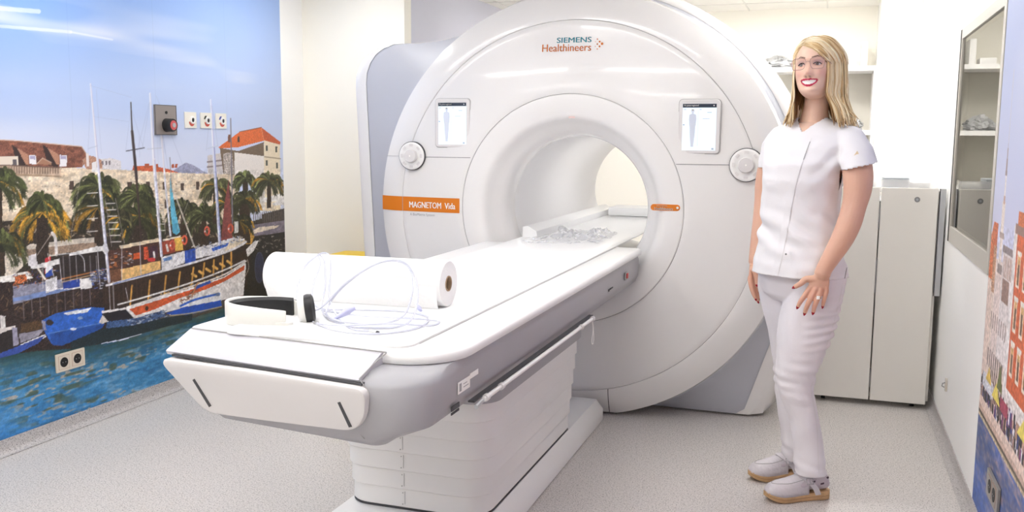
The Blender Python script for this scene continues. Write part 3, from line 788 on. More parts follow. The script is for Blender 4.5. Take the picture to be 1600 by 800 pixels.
# house with orange roof
p.poly([(324, 262), (324, 243), (350, 238), (350, 272), (324, 272)], (204, 198, 200), .05)
for v in (250, 258): p.line((324, v + 3), (350, v), 2.4, (130, 118, 122))
p.poly([(343, 231), (372, 236), (412, 222), (412, 244), (368, 240), (368, 273), (349, 272)], (112, 94, 78), .06)
p.poly([(366, 238), (412, 244), (414, 290), (414, 330), (396, 330), (396, 290), (366, 273)], (236, 230, 226), .02)
p.poly([(348, 240), (362, 238), (366, 272), (350, 272)], (170, 160, 154), .25)
p.poly([(412, 219), (437, 224), (438, 330), (413, 330)], (232, 218, 194), .03)
p.poly([(341, 230), (374, 206), (408, 199), (412, 220), (372, 230), (343, 232)], (216, 104, 52), .07)
p.poly([(408, 199), (438, 222), (437, 226), (411, 219)], (188, 84, 46), .08)
p.line((408, 199), (412, 220), .8, (240, 170, 130)); p.line((374, 206), (408, 199), 1, (120, 70, 50))
p.poly([(371, 213), (374, 213), (374, 222), (371, 222)], (70, 50, 44)); p.poly([(356, 210), (360, 210), (360, 222), (356, 222)], (120, 76, 60))
for (u, v) in ((415, 227), (430, 229), (415, 250), (431, 254)): p.poly([(u, v), (u + 3, v), (u + 3, v + 9), (u, v + 9)], (72, 74, 66))
p.line((413, 245), (438, 248), 1.6, (150, 134, 112))
p.poly([(396, 296), (414, 300), (414, 330), (396, 330)], (226, 220, 214))
# quay edge, street shade and dark under storey
p.poly([(-900, 345), (60, 345), (200, 345), (300, 350), (380, 350), (446, 330), (446, 470), (200, 520), (-900, 700)], (44, 36, 30), .25)
p.speck([(-300, 335), (370, 340), (370, 372), (-300, 380)], [(70, 60, 46), (150, 130, 106), (30, 26, 22), (196, 180, 156)], 500, (1, 4), 1.4)
p.poly([(-900, 430), (0, 420), (26, 395), (46, 382), (150, 370), (150, 385), (46, 408), (20, 430), (-900, 470)], (206, 196, 184), .05)
p.poly([(40, 390), (150, 378), (150, 390), (40, 402)], (150, 126, 108), .1)
p.poly([(-900, 330), (-20, 320), (20, 400), (20, 436), (-900, 470)], (212, 200, 186), .07)
# marquee and terrace right
p.poly([(408, 335), (446, 325), (446, 355), (412, 350)], (60, 52, 48), .2)
p.poly([(394, 314), (446, 300), (446, 312), (418, 316)], (238, 236, 236)); p.poly([(424, 318), (446, 309), (446, 320), (428, 321)], (228, 226, 228))
for k in range(16): p.line((396 + k * 3.3, 334 - k * .5), (396 + k * 3.3, 349 - k * .4), 1, (88, 80, 80))
p.poly([(390, 352), (446, 344), (446, 362), (392, 370)], (120, 112, 128), .04)
p.poly([(386, 365), (404, 355), (436, 352), (432, 356), (392, 366)], (228, 214, 198)); p.poly([(384, 364), (396, 362), (398, 380), (384, 382)], (186, 140, 60), .2)
p.poly([(396, 372), (446, 362), (446, 470), (378, 470), (388, 400)], (26, 24, 24), .3)
p.speck([(400, 372), (446, 366), (446, 392), (398, 400)], [(120, 110, 100), (60, 54, 50), (160, 150, 140)], 50, (.5, 2), 1.5)
p.ell(405, 418, 7, 24, (38, 42, 66)); p.ell(405, 418, 7, 24, (70, 76, 104), .8, ring=1)
# palms
G1 = (66, 70, 38)
for (cx, cy, R, tr, g, nn) in [(-260, 300, 60, (9, 440), 0, 36), (-150, 330, 50, (8, 430), .3, 30), (-80, 310, 55, (9, 440), 0, 34)]: p.palm(cx, cy, R, tr, G1, g, nn)
p.palm(154, 292, 40, (6, 380), (58, 62, 34), .08, 40); p.palm(152, 325, 38, None, (50, 52, 30), .25, 34)
p.palm(214, 305, 34, (5, 380), (62, 66, 36), 0, 38); p.palm(216, 338, 40, None, (52, 56, 30), .08, 36); p.palm(186, 340, 24, None, (60, 58, 36), .1, 20)
p.palm(286, 325, 27, (4, 380), (64, 66, 40), 0, 30); p.palm(318, 335, 30, (4, 390), (60, 64, 38), 0, 32)
p.palm(337, 290, 26, (4, 350), (68, 70, 42), .1, 28); p.palm(352, 318, 24, None, (56, 58, 34), .1, 24)
p.palm(383, 278, 20, (4, 380), (70, 76, 44), 0, 26); p.palm(382, 310, 24, (8, 380), (60, 62, 36), .15, 28); p.palm(374, 345, 22, None, (52, 54, 34), .1, 24)
p.palm(420, 282, 26, (3, 325), (74, 78, 46), .15, 30)
p.palm(66, 332, 46, (9, 408), (70, 74, 38), .55, 46); p.palm(66, 312, 26, None, (62, 68, 36), .1, 22)
p.palm(-4, 282, 44, (7, 430), (58, 64, 34), .05, 44); p.palm(2, 380, 40, (5, 432), (54, 58, 32), .25, 34)
p.poly([(57, 340), (74, 340), (73, 408), (58, 408)], (40, 30, 24), .35)
# moored ships: dark undersides
p.poly([(-900, 560), (-200, 490), (0, 452), (20, 440), (100, 410), (240, 390), (380, 378), (392, 400), (385, 450), (250, 500), (100, 560), (-100, 640), (-900, 700)], (36, 26, 24), .3)
# water
wt = [(-900, 760), (-400, 590), (0, 556), (60, 548), (110, 545), (190, 532), (250, 512), (330, 488), (400, 466), (450, 456), (450, 720), (-900, 1400)]
rip = p.noise(.05, .010) * .5 + p.noise(.12, .022) * .5
rip2 = p.noise(.03, .008); patch = p.noise(.4, .09); rip3 = p.noise(.07, .013)
def water(U, V, s, w):
    top = np.interp(U, [-900, -400, 0, 60, 110, 190, 250, 330, 400, 450], [760, 590, 556, 548, 545, 532, 512, 488, 466, 456])
    d = np.clip((V - top) / 60, 0, 1)
    c = lerp((30, 62, 62), (52, 126, 178), np.clip(d * 1.4, 0, 1))
    c = c * (1 - np.clip((V - 600) / 120, 0, 1)[..., None]) + np.array((44, 124, 204)) * np.clip((V - 600) / 120, 0, 1)[..., None]
    k = np.clip((rip[w] - .5) * 5, 0, 1) * (.35 + .65 * np.clip((U - 60) / 220, 0, 1)) * .6 * np.clip(d * 2, .2, 1)
    c = c * (1 - k[..., None]) + np.array((158, 188, 216)) * k[..., None]
    k = np.clip((rip2[w] - .62) * 6, 0, 1) * np.clip((patch[w] - .42) * 4, 0, 1) * .8 * np.clip(d * 1.6, .1, 1)
    c = c * (1 - k[..., None]) + np.array((190, 170, 150)) * k[..., None]
    k = np.clip((rip3[w] - .60) * 7, 0, 1) * np.clip((patch[w] - .38) * 4, 0, 1) * .75
    c = c * (1 - k[..., None]) + np.array((58, 74, 52)) * k[..., None]
    k = np.clip((.40 - rip[w]) * 5, 0, 1) * .5
    c = c * (1 - k[..., None]) + np.array((28, 84, 132)) * k[..., None]
    return c
p.poly(wt, water, .05)
k = np.clip(1 - np.abs(V - (500 - (U - 250) * .35)) / 22, 0, 1) * np.clip((U - 180) / 60, 0, 1) * np.clip((440 - U) / 60, 0, 1) * (V > 470) * (.4 + rip)
p.I[:] = p.I * (1 - .6 * np.clip(k, 0, 1)[..., None]) + np.array((150, 152, 146)) * .6 * np.clip(k, 0, 1)[..., None]
# left dark boat with light awning and blue keel
p.poly([(-900, 470), (0, 432), (44, 424), (52, 436), (20, 446), (-900, 520)], (232, 228, 224), .03)
p.poly([(-900, 500), (20, 440), (110, 425), (150, 430), (160, 480), (100, 540), (0, 548), (-900, 640)], (40, 28, 26), .35)
p.speck([(0, 455), (150, 430), (150, 470), (0, 510)], [(90, 66, 46), (60, 50, 50), (24, 18, 18), (120, 96, 70)], 160, (1, 4), 1.4)
p.poly([(20, 447), (70, 440), (150, 428), (150, 440), (110, 450), (70, 462), (20, 476)], (138, 138, 158), .06)
p.poly([(20, 472), (64, 464), (112, 452), (146, 446), (146, 441), (112, 446), (64, 456), (20, 466)], (116, 138, 190))
p.poly([(88, 452), (116, 444), (142, 440), (144, 446), (116, 452)], (234, 232, 232))
p.poly([(-900, 545), (0, 518), (24, 510), (26, 546), (0, 556), (-900, 640)], (30, 24, 24), .2)
p.poly([(-900, 540), (0, 513), (24, 509), (24, 512), (0, 521), (-900, 560)], (216, 208, 204))
p.poly([(18, 512), (26, 512), (29, 538), (20, 541)], (150, 146, 168)); p.poly([(0, 493), (8, 494), (8, 512), (0, 513)], (222, 218, 216))
p.poly([(29, 522), (70, 514), (58, 526), (32, 536)], (142, 138, 152), .05); p.poly([(32, 506), (62, 500), (68, 514), (32, 520)], (74, 52, 32), .2)
p.poly([(32, 538), (70, 522), (72, 526), (44, 542), (26, 546)], (228, 228, 236))
p.poly([(-900, 640), (0, 552), (30, 540), (70, 524), (60, 536), (28, 552), (0, 560), (-900, 670)], (44, 70, 150), .08)
for k in range(9): p.line((36 + k * 13, 470 - k * 2.6), (37 + k * 13, 500 - k * 3), 1.1, (110, 98, 100))
# blue prow
p.poly([(66, 500), (86, 490), (110, 484), (142, 480), (162, 481), (162, 508), (130, 526), (96, 540), (82, 539), (76, 530), (66, 512)], (38, 92, 186), .05)
p.poly([(76, 520), (162, 504), (160, 512), (130, 528), (96, 540), (82, 539)], (26, 70, 150), .06); p.line((76, 521), (162, 504), 1.2, (96, 140, 210))
p.poly([(98, 489), (142, 481), (136, 488), (104, 492)], (228, 232, 240)); p.ell(77, 504, 6, 4.6, (40, 32, 34)); p.poly([(64, 500), (70, 502), (72, 516), (68, 516)], (150, 148, 170))
p.ell(114, 514, 5, 2, (210, 220, 236)); p.ell(125, 497, 4, 2.4, (140, 170, 214))
# stern deck clutter, flag
p.speck([(20, 430), (90, 416), (90, 440), (22, 452)], [(180, 90, 50), (60, 50, 50), (210, 206, 206), (120, 90, 70), (40, 60, 130)], 130, (.6, 2.6), 1.5)
p.poly([(22, 432), (40, 428), (42, 440), (24, 444)], (176, 92, 52), .3)
p.poly([(70, 404), (78, 400), (80, 414), (70, 428)], (196, 40, 50)); p.poly([(71, 418), (80, 410), (82, 420), (71, 428)], (238, 238, 242)); p.poly([(71, 428), (82, 418), (83, 430), (71, 434)], (40, 70, 160))
p.line((74, 396), (86, 440), 1, (226, 222, 216)); p.line((58, 418), (70, 436), 3, (226, 218, 206))
p.poly([(70, 438), (88, 432), (90, 452), (72, 458)], (226, 224, 230), .08); p.poly([(98, 440), (124, 435), (124, 448), (98, 452)], (34, 62, 150)); p.poly([(124, 434), (140, 431), (144, 450), (126, 452)], (234, 232, 232))
# long awning of the first ship
p.poly([(48, 416), (100, 402), (170, 390), (170, 396), (110, 408), (70, 418), (48, 420)], (228, 226, 226))
p.poly([(108, 396), (150, 385), (165, 384), (166, 392), (130, 402), (108, 404)], (232, 230, 230))
p.poly([(44, 400), (56, 396), (58, 414), (44, 416)], (226, 222, 226)); p.path([(81, 364), (86, 372), (88, 398)], 4.5, (220, 214, 214))
p.poly([(92, 402), (160, 392), (166, 400), (166, 430), (96, 440)], (34, 26, 26), .2)
p.path([(92, 398), (118, 396), (130, 404), (132, 424)], 1.2, (200, 200, 206)); p.line((96, 436), (190, 415), 2, (190, 120, 64)); p.line((96, 441), (150, 428), 1.4, (206, 170, 130))
for u in (98, 108, 118, 140, 150): p.line((u, 400), (u + 2, 440), 1, (190, 188, 192), .8)
p.speck([(140, 425), (168, 418), (168, 450), (144, 452)], [(60, 80, 150), (210, 214, 224), (40, 36, 50)], 70, (1, 3), .5)
# main schooner: superstructure
p.poly([(168, 392), (250, 375), (290, 366), (290, 400), (262, 412), (190, 440), (168, 440)], (66, 40, 34), .2)
p.poly([(186, 384), (247, 372), (249, 377), (188, 389)], (222, 204, 176)); p.poly([(254, 374), (282, 368), (282, 371), (254, 377)], (226, 214, 198))
p.poly([(252, 378), (282, 371), (282, 392), (254, 398)], (150, 62, 44), .06); p.poly([(272, 372), (284, 370), (286, 390), (274, 392)], (222, 178, 84), .06)
p.poly([(208, 396), (219, 394), (219, 404), (208, 406)], (204, 84, 40)); p.poly([(224, 386), (230, 385), (233, 404), (225, 406)], (190, 74, 44), .2)
p.poly([(232, 386), (246, 383), (246, 402), (234, 404)], (60, 34, 48), .2); p.poly([(230, 404), (242, 402), (242, 408), (231, 409)], (206, 56, 56)); p.line((240, 394), (241, 402), 3, (236, 232, 230))
p.line((260, 383), (262, 392), 3.4, (232, 226, 222))
p.speck([(170, 396), (206, 390), (206, 412), (172, 418)], [(190, 190, 196), (120, 84, 60), (206, 120, 60)], 40, (1, 3), .5)
p.poly([(188, 421), (250, 407), (251, 424), (190, 440)], (224, 180, 116), .05)
p.poly([(166, 424), (188, 420), (190, 440), (168, 444)], (104, 66, 46), .15)
# upper side deck, white
p.poly([(252, 402), (288, 392), (322, 384), (360, 372), (382, 373), (382, 380), (356, 393), (306, 404), (252, 424)], (226, 224, 228), .05)
p.poly([(288, 392), (305, 388), (306, 410), (289, 415)], (36, 72, 168), .04)
p.poly([(330, 388), (352, 380), (360, 379), (356, 384), (332, 393)], (42, 90, 190)); p.poly([(254, 404), (268, 400), (269, 405), (256, 409)], (90, 130, 190))
p.poly([(360, 374), (380, 374), (384, 376), (380, 383), (350, 394)], (226, 212, 190)); p.poly([(382, 392), (398, 376), (404, 376), (396, 392), (386, 402)], (222, 220, 220), .08)
p.speck([(300, 384), (380, 368), (380, 376), (300, 394)], [(210, 220, 236), (60, 70, 110), (220, 214, 206)], 60, (.8, 2.4), .8)
# hull openings with wooden posts
p.poly([(160, 450), (240, 430), (300, 416), (384, 390), (388, 408), (330, 432), (260, 456), (170, 484), (160, 480)], (44, 30, 24), .22)
for (u0, v0, u1, v1) in [(206, 446, 203, 476), (234, 438, 231, 470), (259, 431, 256, 462), (281, 425, 278, 450), (302, 418, 299, 444), (319, 411, 316, 436), (334, 406, 333, 430), (348, 400, 347, 424), (361, 394, 361, 420)]:
    p.line((u0, v0), (u1, v1), 2.6, (206, 150, 70))
p.speck([(230, 465), (360, 425), (360, 432), (232, 474)], [(206, 156, 84), (230, 190, 120)], 50, (1, 3), .3)
for k in range(6): p.line((300 + k * 11, 428 - k * 4), (306 + k * 11, 432 - k * 4), 4, (214, 164, 84))
p.path([(166, 446), (220, 432), (252, 424), (306, 409), (360, 391), (384, 378)], 3.4, (228, 226, 230)); p.path([(176, 444), (220, 431), (250, 422)], 1.4, (70, 100, 170))
p.path([(184, 476), (240, 460), (300, 441), (350, 422), (382, 407)], 2.4, (232, 230, 230))
# hull: white strake, orange band, white bow
p.poly([(158, 486), (200, 480), (250, 464), (310, 446), (350, 432), (383, 410), (384, 416), (380, 462), (330, 472), (290, 480), (210, 500), (165, 503)], (230, 226, 226), .02)
p.poly([(202, 483), (250, 468), (300, 452), (350, 434), (382, 414), (381, 422), (350, 440), (322, 452), (280, 466), (240, 484), (212, 493)], (206, 88, 48), .05)
p.path([(198, 480), (250, 463), (306, 445), (350, 429), (384, 408)], 2.2, (236, 230, 226)); p.path([(212, 494), (262, 478), (290, 466)], 1.6, (236, 230, 226))
p.poly([(158, 490), (197, 483), (210, 497), (180, 503), (168, 502)], (26, 24, 32)); p.line((197, 483), (210, 497), 1.6, (230, 228, 230))
p.poly([(166, 503), (212, 497), (256, 484), (258, 494), (230, 504), (190, 512), (166, 514)], (56, 84, 130), .2)
p.speck([(200, 500), (262, 484), (262, 498), (206, 508)], [(200, 206, 216), (70, 90, 130), (30, 40, 60)], 130, (.6, 2), .6)
p.poly([(158, 514), (210, 508), (260, 496), (300, 490), (300, 500), (240, 516), (190, 530), (110, 546), (110, 534)], (22, 36, 42), .2)
p.poly([(154, 504), (160, 492), (168, 502), (160, 506)], (220, 212, 206))
p.line((379, 462), (350, 470), 1.4, (130, 90, 80)); p.ell(229, 482, 2.4, 4, (50, 26, 22)); p.path([(386, 405), (388, 420), (378, 440)], .9, (170, 160, 150))
# speed boat in front
p.poly([(262, 492), (290, 478), (320, 464), (344, 458), (346, 470), (330, 480), (300, 487), (272, 492)], (226, 228, 234))
p.path([(282, 478), (305, 468), (342, 459)], 3.2, (38, 90, 190)); p.poly([(258, 490), (286, 480), (345, 469), (346, 478), (322, 486), (290, 492), (268, 492)], (26, 74, 176), .03)
p.poly([(336, 458), (342, 457), (344, 462), (338, 463)], (90, 110, 150)); p.speck([(280, 470), (308, 450), (308, 458), (284, 474)], [(120, 70, 50), (170, 130, 100), (60, 50, 50)], 40, (.6, 2.4), 1)
p.poly([(303, 448), (328, 438), (330, 442), (306, 452)], (44, 78, 160)); p.path([(300, 462), (306, 446), (310, 442)], 2, (180, 130, 90))
p.path([(266, 493), (300, 489), (346, 479)], 1.4, (190, 176, 130))
# sails, flags, life rings
p.poly([(265, 276), (268, 290), (274, 330), (281, 362), (276, 367), (270, 364), (266, 330)], (96, 178, 206), .04); p.poly([(271, 340), (279, 358), (276, 366), (269, 362)], (74, 156, 190))
p.poly([(357, 280), (360, 320), (363, 372), (345, 376), (350, 320)], (126, 62, 60), .08)
for (u, v) in ((269, 383), (288, 375), (323, 361), (360, 357)): p.ell(u, v, 3.4, 6.4, (206, 88, 66), ring=2.4); p.line((u - 3, v), (u - 3, v + 1), 2, (236, 230, 228))
p.poly([(366, 346), (372, 346), (372, 364), (366, 364)], (226, 226, 224))
# masts and rigging
def mast(a, b, w0, w1, c, sh): p.line(a, b, w0, c, 1, w1); p.line((a[0] + w0 * .3, a[1]), (b[0] + w1 * .3, b[1]), w0 * .35, sh, .8, w1 * .35)
mast((141, 131), (160, 336), 2.0, 5.0, (228, 228, 240), (170, 170, 206)); mast((160, 336), (170, 440), 5, 4, (226, 226, 238), (160, 160, 190)); p.line((164, 384), (166, 392), 7, (216, 216, 226))
mast((204, 160), (206, 205), 1.6, 2.4, (60, 52, 58), (30, 26, 30)); mast((206, 205), (213, 280), 4, 4.4, (62, 50, 52), (36, 30, 34)); mast((213, 280), (220, 372), 3.4, 3, (60, 44, 40), (36, 28, 28))
p.line((197, 236), (225, 231), 1.4, (50, 50, 66))
mast((234, 146), (240, 250), 2.4, 4.6, (232, 234, 246), (176, 180, 214)); mast((240, 250), (252, 400), 5, 4, (228, 228, 240), (176, 176, 206))
mast((251, 200), (258, 290), 3, 2.6, (226, 226, 238), (190, 190, 212)); mast((258, 290), (266, 368), 2.4, 3, (226, 226, 236), (180, 180, 200))
mast((329, 156), (333, 230), 2.4, 4, (232, 234, 248), (160, 168, 220)); mast((333, 230), (343, 380), 4.6, 4.6, (216, 220, 240), (120, 130, 190))
mast((360, 185), (363, 350), 1.4, 2, (120, 116, 130), (90, 86, 96)); p.line((265, 246), (268, 300), 1, (120, 120, 130))
p.line((230, 233), (252, 231), 1.2, (190, 196, 214)); p.line((138, 232), (152, 228), 1.2, (180, 190, 214)); p.line((324, 232), (340, 228), 1.2, (190, 200, 220))
for a, b in [((141, 134), (205, 152)), ((146, 182), (200, 190)), ((141, 150), (137, 240)), ((204, 170), (196, 236)), ((205, 170), (224, 232)), ((233, 160), (214, 236)), ((234, 160), (222, 232)), ((244, 150), (286, 260)), ((252, 200), (262, 262)), ((329, 165), (322, 235)), ((331, 165), (340, 228)), ((248, 160), (258, 240)), ((217, 214), (218, 245)), ((150, 140), (158, 240))]:
    p.line(a, b, .7, (150, 160, 190), .55)
for a, b in [((272, 300), (305, 388)), ((274, 308), (303, 386))]: p.line(a, b, 1.2, (214, 206, 196), .9)
p.line((276, 360), (300, 300), .8, (200, 190, 180), .7); p.line((130, 250), (106, 395), .8, (190, 180, 170), .8); p.line((81, 364), (58, 398), 1, (206, 196, 186), .9)
for k in range(7):
    v = 318 + k * 10; p.line((165 + k * 1.3, v), (179 + k * 1.6, v - .5), 1.5, (226, 220, 214))
for k in range(4): p.line((136, 302 + k * 20), (152, 301 + k * 20), 1.4, (222, 216, 210))
p.line((164, 310), (174, 385), .9, (150, 140, 134)); p.line((180, 310), (194, 380), .9, (150, 140, 134)); p.line((246, 322), (252, 370), .8, (150, 140, 134)); p.line((254, 322), (258, 366), .8, (160, 150, 140))
for k in range(5): p.line((247 + k, 320 + k * 10), (254 + k, 320 + k * 10), 1.1, (214, 208, 200))
for a, b in [((190, 384), (190, 440)), ((218, 378), (220, 430)), ((152, 392), (156, 450)), ((176, 440), (178, 484)), ((170, 440), (172, 486)), ((196, 450), (200, 470)), ((66, 418), (67, 450)), ((92, 404), (96, 440))]: p.line(a, b, 1.1, (206, 204, 210), .9)
for k in range(16): p.line((256 + k * 6, 404 - k * 1.6), (256.4 + k * 6, 414 - k * 1.7), .8, (170, 176, 196), .7)
for k in range(11): p.line((164 + k * 7, 450 - k * 1.9), (165 + k * 7, 480 - k * 2), .8, (84, 62, 50), .7)
# fine photographic texture on everything below the sky line
tex = (p.noise(.011, .009) - .5) * .24 + (p.noise(.03, .02) - .5) * .20
land = np.clip((V - 262) / 6, 0, 1) * np.where(p.Z > .45, 1, .55)
p.I[:] = p.I * (1 + (tex * land)[..., None])
mean = p.I.mean(-1, keepdims=True)
p.I[:] = mean + (p.I - mean) * 1.04
# faint seams between the paper lengths
for yy in (3.45, 4.02, 4.62): 
    i = int((yy - p.ys[0]) / p.dy); p.I[i] = p.I[i] * .965
o = p.build('harbour_mural', PM, .0015, 1); tag(o, 'large harbour photo mural with moored sailing ships on the left wall', 'mural')

# ---- right wall print: church spire, orange houses, promenade and blue water
r = Print(XR, 1.2, 3.705, .062, ZC, .0050, .0040, 9)
U, V = r.U, r.V
r.I[:] = lerp((170, 186, 232), (212, 212, 236), np.clip((r.Z - 1.0) / -1.0 + .9, 0, 1))
q = np.clip((r.noise(.5, .3) - .45) * 2, 0, 1) * .3; r.I[:] = r.I * (1 - q[..., None]) + np.array((222, 224, 242)) * q[..., None]
def rq(y0, y1, z0, z1, c, g=0.04, shade=None):
    i0, i1 = [int(np.clip((a - r.ys[0]) / r.dy, 0, len(r.ys))) for a in (min(y0, y1), max(y0, y1))]
    j0, j1 = [int(np.clip((a - r.zs[0]) / r.dz, 0, len(r.zs))) for a in (min(z0, z1), max(z0, z1))]
    w = (slice(i0, i1 + 1), slice(j0, j1 + 1))
    r.put(w, np.ones(r.Y[w].shape), c, g)
def tri(y0, y1, zb, zt, c):
    m = (y0 + y1) / 2; h = abs(y1 - y0) / 2
    k = (np.abs(r.Y - m) < h * (zt - r.Z) / (zt - zb)) & (r.Z > zb) & (r.Z < zt)
    r.I[k] = c
rq(3.705, 1.2, .45, .98, (230, 212, 202))
# far houses left and church
rq(3.705, 3.60, .52, 1.06, (228, 206, 196)); rq(3.70, 3.63, .90, 1.05, (210, 116, 74), .15); rq(3.66, 3.58, .98, 1.10, (196, 102, 66), .15); tri(3.70, 3.62, 1.04, 1.10, (206, 116, 78)); rq(3.63, 3.57, .86, 1.02, (186, 140, 112), .2)
rq(3.56, 3.44, .62, .98, (226, 208, 204), .05); rq(3.52, 3.47, .95, 1.18, (232, 220, 216), .05); rq(3.535, 3.455, 1.06, 1.075, (168, 150, 148)); rq(3.505, 3.485, 1.18, 1.29, (234, 224, 222), .04); rq(3.51, 3.48, 1.175, 1.20, (196, 160, 150)); tri(3.512, 3.478, 1.27, 1.40, (150, 132, 140)); rq(3.4965, 3.4915, 1.38, 1.62, (196, 196, 214), 0)
rq(3.53, 3.44, .94, .97, (150, 134, 132)); rq(3.44, 3.26, .66, 1.02, (226, 216, 216), .04); rq(3.45, 3.26, 1.02, 1.04, (140, 126, 128)); rq(3.42, 3.30, .86, .93, (150, 120, 110), .1)
for k in range(6): rq(3.42 - k * .028, 3.412 - k * .028, .94, 1.01, (168, 130, 112)); 
for k in range(8): rq(3.60 - k * .04, 3.59 - k * .04, .60, .66, (120, 104, 104), .1); rq(3.59 - k * .04, 3.58 - k * .04, .74, .79, (150, 130, 124), .1)
for k in range(9): rq(3.55 - k * .035, 3.535 - k * .035, .53, .60, (96, 78, 74), .2)
# orange palace
rq(3.24, 1.2, .60, 1.10, (212, 98, 56), .05); rq(3.27, 3.22, .55, 1.12, (232, 226, 226), .03); rq(3.26, 1.2, 1.10, 1.13, (150, 118, 110)); rq(3.22, 1.2, 1.13, 1.17, (206, 110, 66), .1)
k = 3.19
while k > 1.2:
    for zz in (.66, .80, .94):
        rq(k, k - .05, zz, zz + .10, (238, 220, 204)); rq(k - .008, k - .042, zz + .01, zz + .09, (214, 168, 110), .1); rq(k - .02, k - .036, zz + .01, zz + .07, (110, 88, 80)); rq(k + .006, k - .056, zz + .10, zz + .108, (236, 228, 220))
    k -= .105
rq(3.24, 1.2, .46, .60, (226, 216, 214), .05); rq(3.24, 1.2, .598, .608, (240, 234, 232))
# people, parasols, hedge
for _ in range(900):
    y = r.rng.uniform(1.2, 3.68); z = r.rng.uniform(.462, .525)
    cc = [(150, 120, 110), (90, 76, 80), (210, 206, 214), (60, 50, 60), (190, 150, 130), (120, 60, 110), (60, 70, 130), (40, 36, 40)][r.rng.integers(8)]
    rq(y, y + r.rng.uniform(.01, .025), z, z + r.rng.uniform(.02, .05), cc, .1)
rq(3.66, 3.45, .51, .56, (214, 214, 226), .12); tri(3.46, 3.30, .52, .585, (232, 210, 96)); tri(3.60, 3.48, .545, .60, (228, 190, 84)); rq(3.30, 3.16, .52, .56, (160, 60, 84), .1); tri(3.38, 3.28, .57, .66, (104, 110, 58)); tri(3.0, 2.8, .53, .60, (232, 210, 96)); rq(2.7, 2.3, .52, .57, (90, 100, 60), .2)
# quay and water
rq(3.705, 1.2, .428, .462, (230, 204, 192), .05); rq(3.705, 1.2, .412, .432, (206, 176, 160), .08); rq(3.705, 1.2, .400, .412, (96, 84, 70), .2); rq(3.705, 1.2, .388, .400, (196, 176, 146), .15)
n1 = r.noise(.05, .012); n2 = r.noise(.09, .02); n3 = r.noise(.5, .12)
k = r.Z < .388
c = lerp((70, 92, 150), (160, 140, 152), np.clip(n1 * 1.3 - .2, 0, 1)); c = c * (1 - .5 * (n2[..., None] > .6)) + np.array((60, 90, 170)) * .5 * (n2[..., None] > .6)
kk = np.clip((.26 - r.Z) / .16, 0, 1)[..., None] * .5 + np.clip((r.Y - 3.3) / .4, 0, 1)[..., None] * .3
c = c * (1 - kk) + np.array((44, 84, 168)) * kk
c = c * (.85 + .35 * n3[..., None])
r.I[k] = c[k]
tex = (r.noise(.012, .010) - .5) * .25
r.I[:] = r.I * (1 + (tex * (r.Z < 1.1))[..., None])
o = r.build('town_mural', PM, .0015, -1); tag(o, 'narrow waterfront town photo mural on the right wall', 'mural')
print('murals done')
# ================================================================ WALL FITTINGS (left wall)
IV = mat('ivory_socket_plate', (214, 204, 188), .4)
SK = mat('socket_black', (20, 20, 22), .5)
def socket_plate(x, sx, ya, yb, za, zb, label, m=IV, cover=.007):
    """double power socket lying flat on a wall whose normal is sx along x"""
    yc, zc = (ya + yb) / 2, (za + zb) / 2
    t = thing('double_socket', label, 'power socket', (x, yc, zc))
    def L(o, d0, d1): return G().loft([[(x + sx * d, a, b) for a, b in o] for d in (d0, d1)])
    L(rrect(ya, yb, za, zb, .003, 3), 0.002, cover).mk('cover_plate', m, t)
    h = zb - za
    for k in (-1, 1):
        c = yc + k * h * .47
        s = h * .36
        fr = G().loft([[(x + sx * (cover - .001), a, b) for a, b in rrect(c - s, c + s, zc - s, zc + s, .003, 3)], [(x + sx * (cover + .0008), a, b) for a, b in rrect(c - s, c + s, zc - s, zc + s, .003, 3)]]).mk('insert', m, t, smooth=False)
        fl = G()
        for a0, a1, b0, b1 in ((c - s - .001, c + s + .001, zc - s - .001, zc - s), (c - s - .001, c + s + .001, zc + s, zc + s + .001), (c - s - .001, c - s, zc - s, zc + s), (c + s, c + s + .001, zc - s, zc + s)):
            fl.box(min(x + sx * cover, x + sx * (cover + .0006)), max(x + sx * cover, x + sx * (cover + .0006)), a0, a1, b0, b1)
        fl.mk('outline', mat('socket_outline', (176, 120, 96), .6), fr, smooth=False)
        G().disc((x + sx * cover, c, zc), s * .74, (sx, 0, 0), .0022, 28).mk('receptacle', SK, fr, smooth=False)
        for dy in (-1, 1):
            G().disc((x + sx * (cover + .002), c + dy * s * .28, zc), .0022, (sx, 0, 0), .0006, 10).mk('contact', M['silver'], fr, smooth=False)
    return t
socket_plate(XL + .0015, 1, 3.268, 3.443, .289, .375, 'ivory double socket low on the harbour mural, in the blue water')
RS = mat('steel_socket_plate', (150, 146, 140), .35, metal=.4)
socket_plate(XR - .0015, -1, 3.16, 3.375, .205, .292, 'steel grey double socket low on the narrow right mural', RS, .010)

